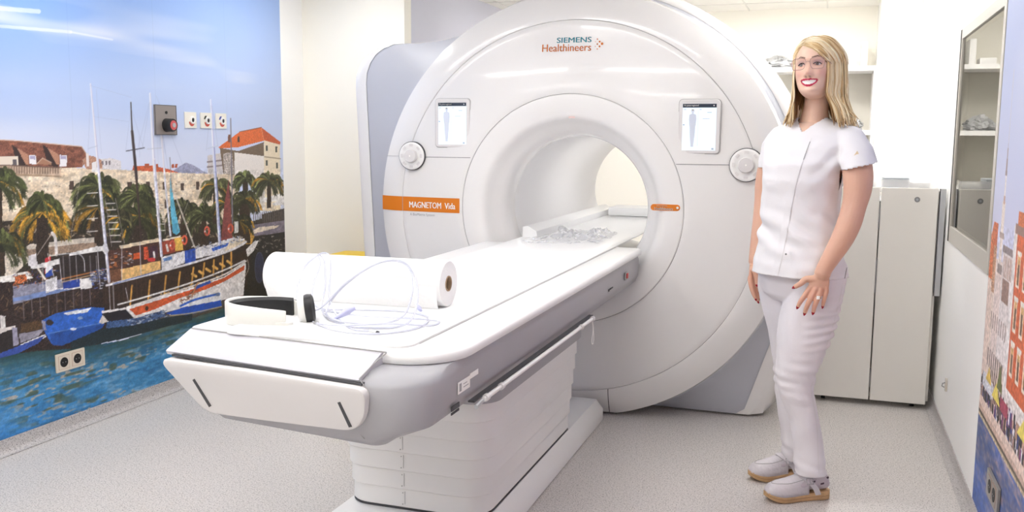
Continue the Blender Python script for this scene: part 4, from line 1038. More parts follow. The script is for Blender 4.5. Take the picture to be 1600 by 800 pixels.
# grey emergency plate with round black key knob
t = thing('emergency_stop_plate', 'square grey plate with a black and red round button on the left mural', 'switch', (XL, 4.08, 1.46))
G().loft([[(XL + d, a, b) for a, b in rrect(3.998, 4.166, 1.384, 1.540, .002, 3)] for d in (.002, .010)]).mk('plate', mat('warm_grey_steel', (150, 142, 138), .4, metal=.3), t)
fr = G()
for a in ((3.998, 4.166, 1.384, 1.387), (3.998, 4.166, 1.537, 1.540), (3.998, 4.001, 1.384, 1.54), (4.163, 4.166, 1.384, 1.54)): fr.box(XL + .009, XL + .0112, *a)
fr.mk('plate_edge', M['dark'], t, smooth=False)
G().disc((XL + .010, 4.085, 1.501), .0075, (1, 0, 0), .004, 18).mk('indicator', M['black'], t, smooth=False)
kb = G().loft([[(XL + d, 4.085 + r * math.cos(a), 1.435 + r * math.sin(a)) for a in np.linspace(0, 2 * PI, 32, endpoint=False)] for d, r in ((.010, .036), (.030, .034), (.052, .034), (.056, .031), (.054, .026))]).mk('key_switch', M['black'], t)
G().disc((XL + .054, 4.085, 1.435), .025, (1, 0, 0), .002, 28).mk('red_ring', mat('faded_red', (206, 96, 96), .5), kb, smooth=False)
G().disc((XL + .056, 4.085, 1.435), .012, (1, 0, 0), .004, 20).mk('lock_core', M['silver'], kb, smooth=False)
# three small connector plates
cols = [(200, 60, 50), (200, 60, 50), (190, 50, 46)]
for i, (y0, lab) in enumerate([(4.238, 'small white connector plate nearest the grey button plate'), (4.372, 'middle white connector plate with a black wedge above its hole'), (4.508, 'small white connector plate with a blue wedge, nearest the corner')]):
    t = thing('gas_outlet_plate', lab, 'wall outlet', (XL, y0 + .047, 1.465))
    y1 = y0 + .096
    G().loft([[(XL + d, a, b) for a, b in rrect(y0, y1, 1.423, 1.509, .002, 2)] for d in (.002, .008)]).mk('plate', mat('cream_plate', (232, 228, 218), .4), t)
    yc, zc = y0 + .056, 1.466
    pts = [(yc + .024 * math.cos(a), zc - .008 + .026 * math.sin(a)) for a in np.linspace(PI * 1.02, PI * 1.98, 12)] + [(yc + .010, zc - .008), (yc, zc - .02), (yc - .010, zc - .008)]
    G().loft([[(XL + d, a, b) for a, b in pts] for d in (.0078, .0086)]).mk('red_mark', mat('mark_red', (206, 90, 76), .5), t, smooth=False)
    if i: 
        c = (40, 40, 34) if i == 1 else (50, 66, 150)
        pts = [(yc - .030, zc + .008), (yc - .018, zc + .026), (yc - .002, zc + .026), (yc - .018, zc + .006)]
        G().loft([[(XL + d, a, b) for a, b in pts] for d in (.0078, .0088)]).mk('wedge_mark', mat('mark_wedge', c, .5), t, smooth=False)
    rg = G().loft([[(XL + d, yc + .004 + r * math.cos(a), zc + r * math.sin(a)) for a in np.linspace(0, 2 * PI, 28, endpoint=False)] for d, r in ((.008, .021), (.016, .020), (.016, .013), (.010, .012))], False, False).mk('collar', M['white'], t)
    G().disc((XL + .008, yc + .004, zc), .0125, (1, 0, 0), .003, 20).mk('hole', M['black'], t, smooth=False)

# small fixing on the lower right wall
t = thing('wall_hook', 'tiny metal fitting low on the plain right wall', 'wall fitting', (XR, 4.64, .25))
G().loft([[(XR - d, a, b) for a, b in rrect(4.622, 4.658, .226, .288, .014, 5)] for d in (0.0005, .006, .009)]).mk('rose', mat('fitting', (206, 200, 190), .4), t)
G().tube([(XR - .006, 4.64, .268), (XR - .02, 4.64, .262), (XR - .022, 4.64, .25), (XR - .012, 4.64, .244)], .003, 8).mk('hook', M['lock'], t)

# ================================================================ BACK OF THE ROOM
struct('wall_pier', G().box(.285, XR, 7.32, YB, 0, ZC), M['wall'], smooth=False)
su = thing('open_shelf_unit', 'white open shelf unit against the back wall behind the person', 'shelf', (-.3, 7.7, 0))
SX0, SX1, SY0, SY1 = -1.0, .283, 7.50, 7.895
G().box(SX0, SX0 + .025, SY0, SY1, 0, 1.936).mk('side_panel', M['white'], su, smooth=False)
G().box(SX1 - .02, SX1, SY0, SY1, 0, 1.936).mk('side_panel', M['white'], su, smooth=False)
G().box(-.66, -.64, SY0 + .01, SY1, .10, 1.90).mk('partition', M['white'], su, smooth=False)
for z0 in (1.900, 1.425, 1.02, .10): G().box(SX0 + .02, SX1 - .018, SY0, SY1, z0, z0 + .034).mk('shelf_board', M['white'], su, smooth=False)
G().box(SX0 + .02, SX1 - .018, SY1 - .02, SY1, .1, 1.90).mk('back_panel', M['beige_dark'], su, smooth=False)
G().box(SX0 + .02, SX1 - .018, SY0 + .03, SY0 + .05, .0, .1).mk('kick_board', M['white'], su, smooth=False)
def crumple(name, cx, cy, z0, rx, ry, h, m, label, cat, seed, grp=None, parent=None):
    r = np.random.default_rng(seed); g = G(); n, k = 22, 28; rings = []
    ph = r.random((6, 3)) * 6.28
    for i in range(n + 1):
        t = i / n
        rad = math.sin(PI * (.5 + t / 2) ) ; rad = (1 - t ** 2.6) ** .5 if t < 1 else .001
        ring = []
        for j in range(k):
            a = 2 * PI * j / k
            w = 1 + .10 * math.sin(3 * a + ph[0, 0] + 4 * t) + .08 * math.sin(7 * a + ph[1, 0] - 6 * t) + .07 * r.normal() * (t > 0)
            zz = z0 + h * t * (1 + .16 * math.sin(2 * a + ph[2, 0]) + .10 * math.sin(5 * a + ph[3, 0]) + .07 * r.normal() * (i > 1))
            ring.append((cx + rx * max(rad, .02) * w * math.cos(a), cy + ry * max(rad, .02) * w * math.sin(a), max(z0, zz) if i else z0))
        rings.append(ring)
    o = g.loft(rings).mk(name, m, parent)
    if label: tag(o, label, cat, grp)
    return o
crumple('plastic_bag', -.44, 7.70, 1.9350, .14, .13, .085, M['bag'], 'crumpled grey plastic bag on top of the back shelf beside the scanner', 'bag', 3)
crumple('plastic_bag', .10, 7.69, 1.4600, .105, .12, .10, M['bag'], 'crumpled pale plastic bag on the middle shelf board beside the pier', 'bag', 5)
crumple('plastic_bag', -.18, 7.69, 1.4600, .11, .13, .09, M['bag'], 'crumpled pale plastic bag on the middle shelf board behind the blond hair', 'bag', 8)
tag(G().box(.03, .14, 7.60, 7.76, 1.9345, 1.985).mk('carton', M['white'], bevel=.004), 'small white box lying on top of the back shelf', 'box')
b = thing('document_binder', 'white binder standing on top of the back shelf near the pier', 'binder', (.18, 7.7, 1.9345))
G().box(.17, .215, 7.58, 7.82, 1.9345, 2.12).mk('cover', M['white'], b, bevel=.003); G().box(.174, .211, 7.585, 7.60, 1.95, 2.105).mk('label_strip', M['pearl'], b, smooth=False)

# two-door cart
ct = thing('equipment_cart', 'cream two-door cart on castors by the right wall', 'cart', (.25, 5.35, 0))
KX, KW, KY, KD = -.045, .515, 5.10, .50
G().box(KX, KX + .018, KY + .02, KY + KD, .045, 1.12).mk('side_panel', M['cart'], ct, smooth=False)
G().box(KW - .0, KW + .012, KY + .02, KY + KD, .045, 1.13).mk('side_panel', M['cart'], ct, smooth=False)
G().box(KX, KW, KY + .02, KY + KD, .045, .065).mk('base', M['cart'], ct, smooth=False)
G().box(KX, KW, KY + KD - .02, KY + KD, .045, 1.12).mk('back_panel', M['cart'], ct, smooth=False)
G().box(KX + .01, KW, KY + .02, KY + KD, 1.06, 1.075).mk('tray', M['grey_l'], ct, smooth=False)
for a, b_ in ((KX, .2405), (.2465, KW)):
    d = G().box(a, b_, KY, KY + .019, .030, 1.145).mk('door', M['cart'], ct, bevel=.0025, segs=1)
    if a > 0:
        l = G().disc((.417, KY - .003, 1.088), .0135, (0, 1, 0), .006, 24).mk('lock', M['lock'], d, smooth=False)
        G().disc((.417, KY - .0045, 1.088), .006, (0, 1, 0), .002, 16).mk('key_slot', M['grey_b'], l, smooth=False)
for z0, z1 in ((.93, 1.06), (.60, .78), (.10, .2)): G().box(.2410, .2460, KY - .001, KY + .004, z0, z1).mk('hinge', M['lock'], ct, smooth=False)
G().box(KW + .004, KW + .008, KY - .001, KY + .002, .60, 1.145).mk('edge_seam', M['dark'], ct, smooth=False)
G().box(KW + .008, KW + .034, KY - .004, KY + .020, .60, 1.145).mk('side_handle', M['silver'], ct, bevel=.003)
G().box(KX + .02, KW - .006, KY + .03, KY + .036, 1.12, 1.185).mk('acrylic_rim', M['acrylic'], ct, smooth=False)
G().box(KW - .008, KW - .002, KY + .036, KY + KD - .02, 1.12, 1.185).mk('acrylic_rim', M['acrylic'], ct, smooth=False)
for x in (KX + .06, KW - .06):
    for y in (KY + .06, KY + KD - .06):
        c = G().box(x - .018, x + .018, y - .018, y + .018, .028, .046).mk('castor', M['black'], ct)
        G().disc((x - .010, y, .0195), .0190, (1, 0, 0), .020, 20).mk('castor_wheel', M['black'], c, smooth=False)
for i, (x0, x1, y0, y1, h, mm, lb) in enumerate([(-.02, .06, 5.2, 5.35, .10, 'grey', 'grey box in the cart tray at its left end'), (.12, .22, 5.17, 5.34, .095, 'pearl', 'pale box in the cart tray left of the door gap'), (.26, .38, 5.20, 5.40, .115, 'grey', 'grey tray box in the cart tray behind the lock'), (.40, .48, 5.22, 5.42, .09, 'pearl', 'pale box in the cart tray at the right end')]):
    t = thing('storage_box', lb, 'box', ((x0 + x1) / 2, (y0 + y1) / 2, 1.0755))
    G().box(x0, x1, y0, y1, 1.0755, 1.0755 + h).mk('box_body', M[mm], t, bevel=.004)
    G().box(x0 - .002, x1 + .002, y0 - .002, y1 + .002, 1.0755 + h - .022, 1.0755 + h + .002).mk('box_lid', M['grey_b'] if mm == 'grey' else M['white'], t, bevel=.003)

# yellow bin in the corner behind the table
t = thing('waste_bin', 'yellow lidded bin in the corner left of the scanner', 'bin', (-2.83, 5.2, 0))
G().loft([[(x, y, z) for x, y in rrect(-2.83 - a, -2.83 + a, 5.2 - a, 5.2 + a, .03, 5)] for a, z in ((.11, .002), (.14, .60), (.142, .605))]).mk('bin_body', M['yellow'], t)
G().loft([[(x, y, z) for x, y in rrect(-2.83 - a, -2.83 + a, 5.2 - a, 5.2 + a, .03, 5)] for a, z in ((.150, .606), (.150, .635), (.142, .645), (.05, .65))]).mk('lid', M['yellow'], t)

# ================================================================ THINGS ON THE TABLE
TZ = .8706
# paper roll
RX0, RX1, RR = -1.685, -1.082, .070
RYC, RZC = 2.565, TZ + RR + .0005
t = thing('paper_roll', 'large roll of white couch paper lying across the table', 'paper roll', ((RX0 + RX1) / 2, RYC, TZ))
def cyl(r, x): return [(x, RYC + (.02 * (x + 1.35)) + r * math.cos(a), RZC + r * math.sin(a)) for a in np.linspace(0, 2 * PI, 64, endpoint=False)]
G().loft([cyl(.024, RX0 + .002), cyl(RR - .002, RX0), cyl(RR, RX0 + .003), cyl(RR, RX1 - .003), cyl(RR - .002, RX1), cyl(.024, RX1 - .001)], False, False).mk('rolled_paper', M['paper'], t)
G().loft([cyl(.0238, RX0 + .001), cyl(.0238, RX1 + .001), cyl(.0205, RX1 + .001), cyl(.0205, RX0 + .001), cyl(.0238, RX0 + .001)], False, False).mk('cardboard_core', M['card'], t)
G().loft([[(x, RYC + (.02 * (x + 1.35)) - .004 - .052, TZ + .0008) for x in (RX0 + .01, RX1 - .01)], [(x, RYC + (.02 * (x + 1.35)) - RR * .95, TZ + .026) for x in (RX0 + .01, RX1 - .01)], [(x, RYC + (.02 * (x + 1.35)) - RR - .0012, TZ + .07) for x in (RX0 + .01, RX1 - .01)]], False, False, closed=False).mk('loose_end', M['paper'], t)

# headphones lying on the table end
t = thing('headphones', 'white folding headphones with black ear cushions at the table end', 'headphones', (-1.45, 2.2, .864))
pl = smooth_path([(-1.385, 2.150, 0), (-1.45, 2.128, 0), (-1.53, 2.125, 0), (-1.575, 2.150, 0), (-1.585, 2.20, 0), (-1.56, 2.25, 0), (-1.50, 2.285, 0), (-1.43, 2.285, 0), (-1.375, 2.255, 0)], 6)
rings = []
for i, q in enumerate(pl):
    a = pl[max(i - 1, 0)]; b = pl[min(i + 1, len(pl) - 1)]; d = (b - a); d /= np.linalg.norm(d); nn = np.array([d[1], -d[0], 0])
    u = i / (len(pl) - 1); h = .046 + .018 * math.sin(PI * min(1, u * 1.1)); th = .0045
    rings.append([q + nn * s * th + np.array([0, 0, .8632 + z]) for s, z in ((-1, .002), (-.6, 0), (.6, 0), (1, .002), (1, h - .003), (.5, h), (-.5, h), (-1, h - .003))])
G().loft(rings).mk('headband', M['hp'], t, flat_angle=60)
# inner padding
rings = []
for i, q in enumerate(pl[12:42]):
    i += 12
    a = pl[max(i - 1, 0)]; b = pl[min(i + 1, len(pl) - 1)]; d = (b - a); d /= np.linalg.norm(d); nn = np.array([d[1], -d[0], 0])
    rings.append([q + nn * s + np.array([0, 0, .8632 + z]) for s, z in ((.0052, .004), (.012, .006), (.014, .050), (.006, .058))])
G().loft(rings).mk('padding', M['black'], t)
def cup(c, ax, R, name, inner=True):
    c = np.array(c); ax = np.array(ax, float); ax /= np.linalg.norm(ax); u = np.cross(ax, [0, 0, 1.]); u /= np.linalg.norm(u); v = np.cross(u, ax)
    cir = lambda r, o: [c + ax * o + r * (math.cos(q) * u + math.sin(q) * v) for q in np.linspace(0, 2 * PI, 32, endpoint=False)]
    s = G().loft([cir(R * .5, -.018), cir(R * .9, -.014), cir(R, -.004), cir(R, .004)]).mk('ear_cup', M['hp'], t)
    G().loft([cir(R * .97, .004), cir(R * 1.02, .012), cir(R * .98, .024), cir(R * .80, .028), cir(R * .62, .024), cir(R * .58, .012)]).mk('ear_cushion', M['black'], s)
    return s
cup((-1.372, 2.222, .8632 + .040), (.85, .45, .12), .040, '')
cup((-1.468, 2.172, .8632 + .040), (-.25, -.95, .0), .036, '') if False else None
G().loft([[(-1.41, 2.135, .8635), (-1.375, 2.145, .8635), (-1.37, 2.165, .8635), (-1.405, 2.16, .8635)], [(-1.41, 2.135, .880), (-1.375, 2.145, .878), (-1.37, 2.165, .878), (-1.405, 2.16, .880)]]).mk('slider', M['hp'], t, bevel=.003)
G().tube(smooth_path([(-1.372, 2.19, .868), (-1.345, 2.175, .8665), (-1.325, 2.17, .8665)], 5), .0025, 6).mk('cable_stub', M['grey_t'], t)

# clear infusion tubing, one long coiled hose
t = thing('infusion_tubing', 'coiled clear plastic tubing in front of the paper roll', 'tubing', (-1.25, 2.35, TZ))
F = TZ + .0035
A = [(-1.33, 2.20, F), (-1.22, 2.125, F), (-1.10, 2.12, F), (-1.03, 2.22, F), (-1.06, 2.37, F), (-1.17, 2.43, F), (-1.30, 2.41, F), (-1.39, 2.34, F + .01), (-1.43, 2.36, F + .05), (-1.46, 2.46, F + .12), (-1.49, 2.50, F + .145), (-1.45, 2.47, F + .13), (-1.42, 2.42, F + .06), (-1.38, 2.33, F + .01), (-1.27, 2.22, F), (-1.16, 2.18, F), (-1.07, 2.24, F + .004), (-1.08, 2.34, F + .05), (-1.14, 2.44, F + .12), (-1.21, 2.475, F + .145), (-1.29, 2.45, F + .12), (-1.34, 2.36, F + .06), (-1.33, 2.27, F + .012), (-1.24, 2.20, F + .008), (-1.13, 2.21, F + .008), (-1.10, 2.30, F + .02), (-1.13, 2.42, F + .09), (-1.18, 2.47, F + .135), (-1.26, 2.465, F + .135), (-1.33, 2.38, F + .08), (-1.36, 2.28, F + .02), (-1.42, 2.27, F + .03), (-1.50, 2.42, F + .10), (-1.47, 2.48, F + .15), (-1.41, 2.44, F + .14), (-1.36, 2.34, F + .05), (-1.28, 2.25, F + .006), (-1.18, 2.15, F + .001), (-1.12, 2.155, F)]
G().tube(smooth_path(A, 8), .0028, 8).mk('hose', M['clear'], t)
B = [(-1.38, 2.33, F + .006), (-1.24, 2.30, F + .006), (-1.12, 2.31, F + .006), (-1.02, 2.34, F), (-1.01, 2.27, F), (-1.09, 2.20, F + .012), (-1.22, 2.16, F + .006), (-1.30, 2.17, F + .004)]
G().tube(smooth_path(B, 8), .0028, 8).mk('hose', M['clear'], t)
G().tube([(-1.285, 2.235, F + .004), (-1.262, 2.265, F + .022), (-1.248, 2.285, F + .03)], [.004, .011, .006], 10).mk('drip_chamber', M['lilac'], t)
G().tube([(-1.10, 2.385, F + .03), (-1.088, 2.37, F + .024), (-1.078, 2.36, F + .02)], [.003, .007, .004], 8).mk('connector', M['lilac'], t)
G().tube([(-1.125, 2.142, F + .002), (-1.10, 2.132, F + .002)], .004, 8).mk('end_cap', M['hp'], t)
G().tube([(-1.10, 2.132, F + .002), (-1.094, 2.129, F + .002)], .0042, 8).mk('cap_tip', M['dark'], t)
G().tube([(-1.32, 2.19, F), (-1.305, 2.185, F + .001)], .0045, 8).mk('clip', M['grey_t'], t)

# crumpled film on the table just inside the bore
r = np.random.default_rng(12); n = 34
def cn(a, b): return (math.sin(a * 9 + b * 5) + math.sin(a * 17 - b * 11 + 1) * .7 + math.sin(a * 5 + b * 23 + 2) * .6 + math.sin(a * 31 + b * 29) * .35)
V_ = []; 
for i in range(n):
    for j in range(n):
        a, b = i / (n - 1), j / (n - 1)
        ed = min(a, 1 - a, b, 1 - b) * 4
        V_.append((-1.415 + a * .34 + .012 * cn(a, b + 2), 4.32 + b * .62 + .03 * cn(b + 1, a) + a * .06, TZ + .0015 + max(0, .018 + .010 * cn(a * 1.4, b * 1.3) + .005 * r.normal()) * min(1, ed + .15)))
o = mk('plastic_film', V_, [(i * n + j, (i + 1) * n + j, (i + 1) * n + j + 1, i * n + j + 1) for i in range(n - 1) for j in range(n - 1)], M['film'])
tag(o, 'crumpled translucent plastic film on the table at the bore mouth', 'plastic film')
# ================================================================ PERSON
from mathutils.bvhtree import BVHTree
per = thing('person', 'person with blond hair and glasses in white tunic, trousers and clogs', 'person', (-.09, 3.73, 0))

def ell_ring(z, cx, cy, a, b, th, n=36, p=2.2, tilt=None):
    """horizontal cross-section: a across, b front to back, turned by th degrees"""
    t = math.radians(th); l = (math.cos(t), -math.sin(t)); f = (-math.sin(t), -math.cos(t)); out = []
    for k in range(n):
        q = 2 * PI * k / n; c, s = math.cos(q), math.sin(q)
        u = a * math.copysign(abs(c) ** (2 / p), c); v = b * math.copysign(abs(s) ** (2 / p), s)
        out.append((cx + u * l[0] + v * f[0], cy + u * l[1] + v * f[1], z))
    return out
def seg_rings(pts, rad, n=20, sub=6, flat=None):
    """smooth limb through pts with radii; flat=(vector, factor per point) squeezes along a direction"""
    P = smooth_path(pts, sub); R = smooth_path([(r, 0, 0) for r in rad], sub)
    return P, [max(.001, r[0]) for r in R]
def limb(g, pts, rad, n=20, sub=6, squeeze=None):
    P, R = seg_rings(pts, rad, n, sub)
    # round start and end
    m = len(P); rings = []; up = None
    F = [1.0] * m if squeeze is None else [q[0] for q in smooth_path([(v, 0, 0) for v in squeeze[1]], sub)]
    for k in range(m):
        t = np.array(P[min(k + 1, m - 1)]) - np.array(P[max(k - 1, 0)]); t /= np.linalg.norm(t)
        if squeeze is not None:
            b = np.array(squeeze[0], float); b -= t * (b @ t); b /= np.linalg.norm(b); a = np.cross(b, t)
        else:
            if up is None: up = np.array([0, 1., 0]) if abs(t[1]) < .9 else np.array([1., 0, 0])
            a = np.cross(t, up); a /= np.linalg.norm(a); b = np.cross(a, t); up = b
        r = R[k]
        ext = []
        if k == 0: ext = [(-.9, .35), (-.6, .75)]
        cap = [(.6, .75), (.9, .35)] if k == m - 1 else []
        def rg(o, s): return [P[k] + t * r * o + r * s * (math.cos(q) * a + F[k] * math.sin(q) * b) for q in np.linspace(0, 2 * PI, n, endpoint=False)]
        for o, s in ext: rings.append(rg(o * .8, s))
        rings.append(rg(0, 1))
        for o, s in cap: rings.append(rg(o * .8, s))
    g.loft(rings)
def remeshed(g, voxel, smooth=2, fac=.5):
    o = g.mk('tmp', None)
    md = o.modifiers.new('r', 'REMESH'); md.mode = 'VOXEL'; md.voxel_size = voxel; md.adaptivity = 0
    ms = o.modifiers.new('s', 'SMOOTH'); ms.factor = fac; ms.iterations = smooth
    bpy.context.view_layer.update()
    me = bpy.data.meshes.new_from_object(o.evaluated_get(bpy.context.evaluated_depsgraph_get()))
    v = np.empty(len(me.vertices) * 3); me.vertices.foreach_get('co', v)
    nn = np.empty(len(me.vertices) * 3); me.vertices.foreach_get('normal', nn)
    f = [tuple(p.vertices) for p in me.polygons]
    old = o.data; bpy.data.objects.remove(o); bpy.data.meshes.remove(old); bpy.data.meshes.remove(me)
    return v.reshape(-1, 3), nn.reshape(-1, 3), f
def fnoise(P, sc, seed=0):
    r = np.random.default_rng(seed); out = np.zeros(len(P))
    for k in range(5):
        d = r.normal(size=3) * np.array(sc) ; out += np.sin(P @ d + r.uniform(0, 6.28) + 1.3 * np.sin(P @ (r.normal(size=3) * np.array(sc) * .6) + k))
    return out / 5

# ---- head, in its own frame: x her left, y forward, z up
HS = .955
HO = np.array([-.076, 3.738, 1.649])
def rotm(yaw, pitch, roll):
    cy, sy = math.cos(yaw), math.sin(yaw)
    f = np.array([-sy, -cy, 0.]); l = np.array([cy, -sy, 0.]); u = np.array([0, 0, 1.])
    f2 = f * math.cos(pitch) + u * math.sin(pitch); u2 = u * math.cos(pitch) - f * math.sin(pitch)
    l3 = l * math.cos(roll) + u2 * math.sin(roll); u3 = u2 * math.cos(roll) - l * math.sin(roll)
    return np.stack([l3, f2, u3], 1)
HR = rotm(math.radians(15), math.radians(8), math.radians(3))
def H(p): return HO + (np.array(p, float) * HS) @ HR.T
def Hinv(P): return ((np.array(P) - HO) @ HR) / HS
zf = [-.121, -.117, -.110, -.10, -.088, -.075, -.06, -.04, -.02, 0, .02, .04, .06, .08, .10, .112, .118]
front = [.048, .066, .077, .083, .081, .083, .086, .088, .089, .089, .094, .096, .093, .082, .060, .036, .01]
back = [.0, .004, .010, .02, .035, .048, .060, .075, .084, .091, .096, .098, .095, .085, .063, .04, .01]
width = [.013, .027, .038, .048, .056, .0615, .0655, .0695, .0715, .0725, .073, .0735, .071, .063, .047, .03, .008]
def face_add(x, z):
    g_ = lambda a, s: np.exp(-(a / s) ** 2 / 2)
    y = 0 * x
    rz = np.clip((.010 - z) / .052, 0, 1) * (z > -.052)
    y = y + g_(x, .0068) * rz * .019 * (z < .012) * np.clip((z + .054) / .008, 0, 1)
    y = y + g_(x, .0095) * g_(z + .041, .0085) * .011
    for s in (-1, 1):
        y = y + g_(x - s * .0125, .0055) * g_(z + .044, .006) * .007
        y = y - g_(x - s * .030, .013) * g_(z + .001, .010) * .0075
        y = y + g_(x - s * .030, .020) * g_(z - .021, .007) * .003
        y = y + g_(x - s * .043, .015) * g_(z + .036, .014) * .006
        y = y - g_(x - s * .030, .006) * g_(z + .066, .010) * .002
    zm = mouth_z(x)
    inside = np.clip(1 - np.abs(x) / .033, 0, 1) ** .35
    y = y + inside * (g_(z - zm - .0085, .0032) * .0042 + g_(z - zm + .0095, .0036) * .0052 - g_(z - zm, .004) * .0015)
    y = y + g_(x, .015) * g_(z + .101, .010) * .005 - g_(x, .016) * g_(z + .090, .004) * .002
    return y
def mouth_z(x): return -.0705 + .0075 * (x / .031) ** 2
def front_y(x, z):
    f = np.interp(z, zf, front); w_ = np.interp(z, zf, width)
    q = np.clip(np.abs(x) / w_, 0, .999)
    return f * (1 - q ** 2.3) ** (1 / 2.3) + face_add(x, z)
rings = []
for z in np.concatenate([[-.121, -.119], np.linspace(-.117, .112, 92), [.115, .118]]):
    f_, b_, w_ = np.interp(z, zf, front), np.interp(z, zf, back), np.interp(z, zf, width)
    ring = []
    n = 120
    for k in range(n):
        q = 2 * PI * k / n; c, s = math.cos(q), math.sin(q)
        x = w_ * math.copysign(abs(c) ** (2 / 2.3), c)
        if s >= 0:
            y = f_ * abs(s) ** (2 / 2.3) + float(face_add(np.float64(x), z)) * min(1, s * 2.2)
        else: y = -b_ * abs(s) ** (2 / 2.2)
        ring.append(H((x, y, z)))
    rings.append(ring)
body = G().loft(rings)
# ears
for s in (-1, 1): limb(body, [H((s * .070, -.004, -.028)), H((s * .076, -.010, -.008)), H((s * .078, -.012, .012)), H((s * .071, -.002, .016))], [.006, .008, .008, .006], 10, 3)
# neck, chest under the tunic
limb(body, [(-.076, 3.778, 1.38), (-.073, 3.780, 1.45), (-.068, 3.780, 1.50), (-.066, 3.772, 1.555), (-.066, 3.762, 1.60)], [.062, .053, .0455, .0445, .047], 28)
TOR = [(.90, -.10, 3.725, .150, .110, 33), (1.0, -.108, 3.722, .140, .105, 30), (1.07, -.108, 3.722, .134, .098, 28), (1.15, -.105, 3.722, .134, .100, 26), (1.23, -.105, 3.72, .138, .112, 24), (1.29, -.10, 3.727, .146, .114, 22), (1.35, -.09, 3.742, .158, .100, 22), (1.40, -.08, 3.756, .158, .084, 22), (1.430, -.076, 3.764, .125, .070, 22), (1.447, -.076, 3.770, .078, .056, 22)]
body.loft([ell_ring(*q) for q in TOR])
# her left arm (hand on the thigh) and right arm (hanging behind)
limb(body, [(.030, 3.700, 1.36), (.076, 3.650, 1.335), (.090, 3.610, 1.275), (.093, 3.595, 1.21), (.084, 3.585, 1.145), (.070, 3.570, 1.085), (.050, 3.556, 1.03), (.020, 3.545, .970), (-.006, 3.538, .920), (-.014, 3.535, .895)], [.034, .043, .053, .050, .043, .043, .040, .034, .029, .029], 24, 5)
limb(body, [(-.190, 3.83, 1.36), (-.218, 3.862, 1.33), (-.240, 3.885, 1.27), (-.252, 3.90, 1.20), (-.256, 3.905, 1.14), (-.258, 3.90, 1.08), (-.264, 3.885, 1.00), (-.273, 3.87, .93), (-.277, 3.862, .885)], [.030, .036, .042, .040, .036, .036, .034, .028, .025], 24, 5)

def hand(g, wrist, kn, normal, fingers, thumb, th=.30):
    """wrist point, knuckle row (index..little), back-of-hand normal; fingers: lists of joints after the knuckle"""
    n = np.array(normal, float); n /= np.linalg.norm(n)
    W = np.array(wrist, float); K = [np.array(k, float) for k in kn]
    rings = []
    for t in np.linspace(-.06, 1.04, 9):
        row = []
        for u in np.linspace(0, 1, 7):
            kk = K[0] + (K[3] - K[0]) * u
            ax = (K[3] - K[0]); ax /= np.linalg.norm(ax)
            half = np.linalg.norm(K[3] - K[0]) / 2 + .007
            wh = .026 + (half - .026) * min(1, max(0, t)) ** .6
            mid = W + ((K[0] + K[3]) / 2 - W) * t
            row.append(mid + ax * wh * (u - .5) * 2)
        thick = .0155 - .0045 * t
        up = [p + n * thick * math.sin(PI * (.12 + .76 * i / 6)) for i, p in enumerate(row)]
        dn = [p - n * thick * 1.0 * math.sin(PI * (.12 + .76 * i / 6)) for i, p in enumerate(row)][::-1]
        rings.append(up + dn)
    g.loft(rings)
    for k, fj, r0 in zip(K, fingers, (.0100, .0102, .0097, .0085)):
        limb(g, [k - (k - W) * .22] + [k] + [np.array(q) for q in fj], [r0, r0 * 1.05, r0 * .97, r0 * .88, r0 * .72][:len(fj) + 2], 14, 4)
    limb(g, [W + (K[0] - W) * .25] + [np.array(q) for q in thumb], [.014, .0125, .0105, .0085][:len(thumb) + 1], 14, 4)
LK = [(-.058, 3.530, .838), (-.040, 3.524, .829), (-.018, 3.527, .829), (.004, 3.536, .838)]
LF = [[(-.073, 3.524, .812), (-.085, 3.524, .792), (-.092, 3.529, .774)],
      [(-.053, 3.517, .800), (-.062, 3.518, .775), (-.067, 3.524, .753)],
      [(-.028, 3.519, .800), (-.035, 3.520, .776), (-.038, 3.526, .757)],
      [(.000, 3.531, .815), (-.004, 3.530, .797), (-.006, 3.534, .781)]]
LT = [(-.068, 3.530, .876), (-.086, 3.526, .860), (-.106, 3.526, .846)]
hand(body, (-.017, 3.534, .890), LK, (-.18, -1, .12), LF, LT)
RK = [(-.290, 3.828, .822), (-.288, 3.845, .812), (-.284, 3.864, .812), (-.279, 3.880, .820)]
RF = [[(-.284, 3.822, .792), (-.276, 3.820, .768), (-.266, 3.822, .747)],
      [(-.279, 3.840, .780), (-.268, 3.838, .756), (-.257, 3.838, .734)],
      [(-.276, 3.860, .782), (-.266, 3.860, .760), (-.257, 3.862, .742)],
      [(-.272, 3.877, .795), (-.264, 3.877, .778), (-.258, 3.879, .764)]]
RT = [(-.274, 3.820, .862), (-.265, 3.812, .836), (-.262, 3.812, .806)]
hand(body, (-.281, 3.856, .875), RK, (-1, -.15, .1), RF, RT)
# lower legs inside the trousers down to the ankles
limb(body, [(-.066, 3.655, .34), (-.043, 3.657, .25), (-.018, 3.655, .12)], [.045, .040, .032], 20)
limb(body, [(-.108, 3.845, .34), (-.097, 3.852, .25), (-.080, 3.862, .11)], [.045, .040, .032], 20)
v, nn, f = remeshed(body, .0026, 2, .4)
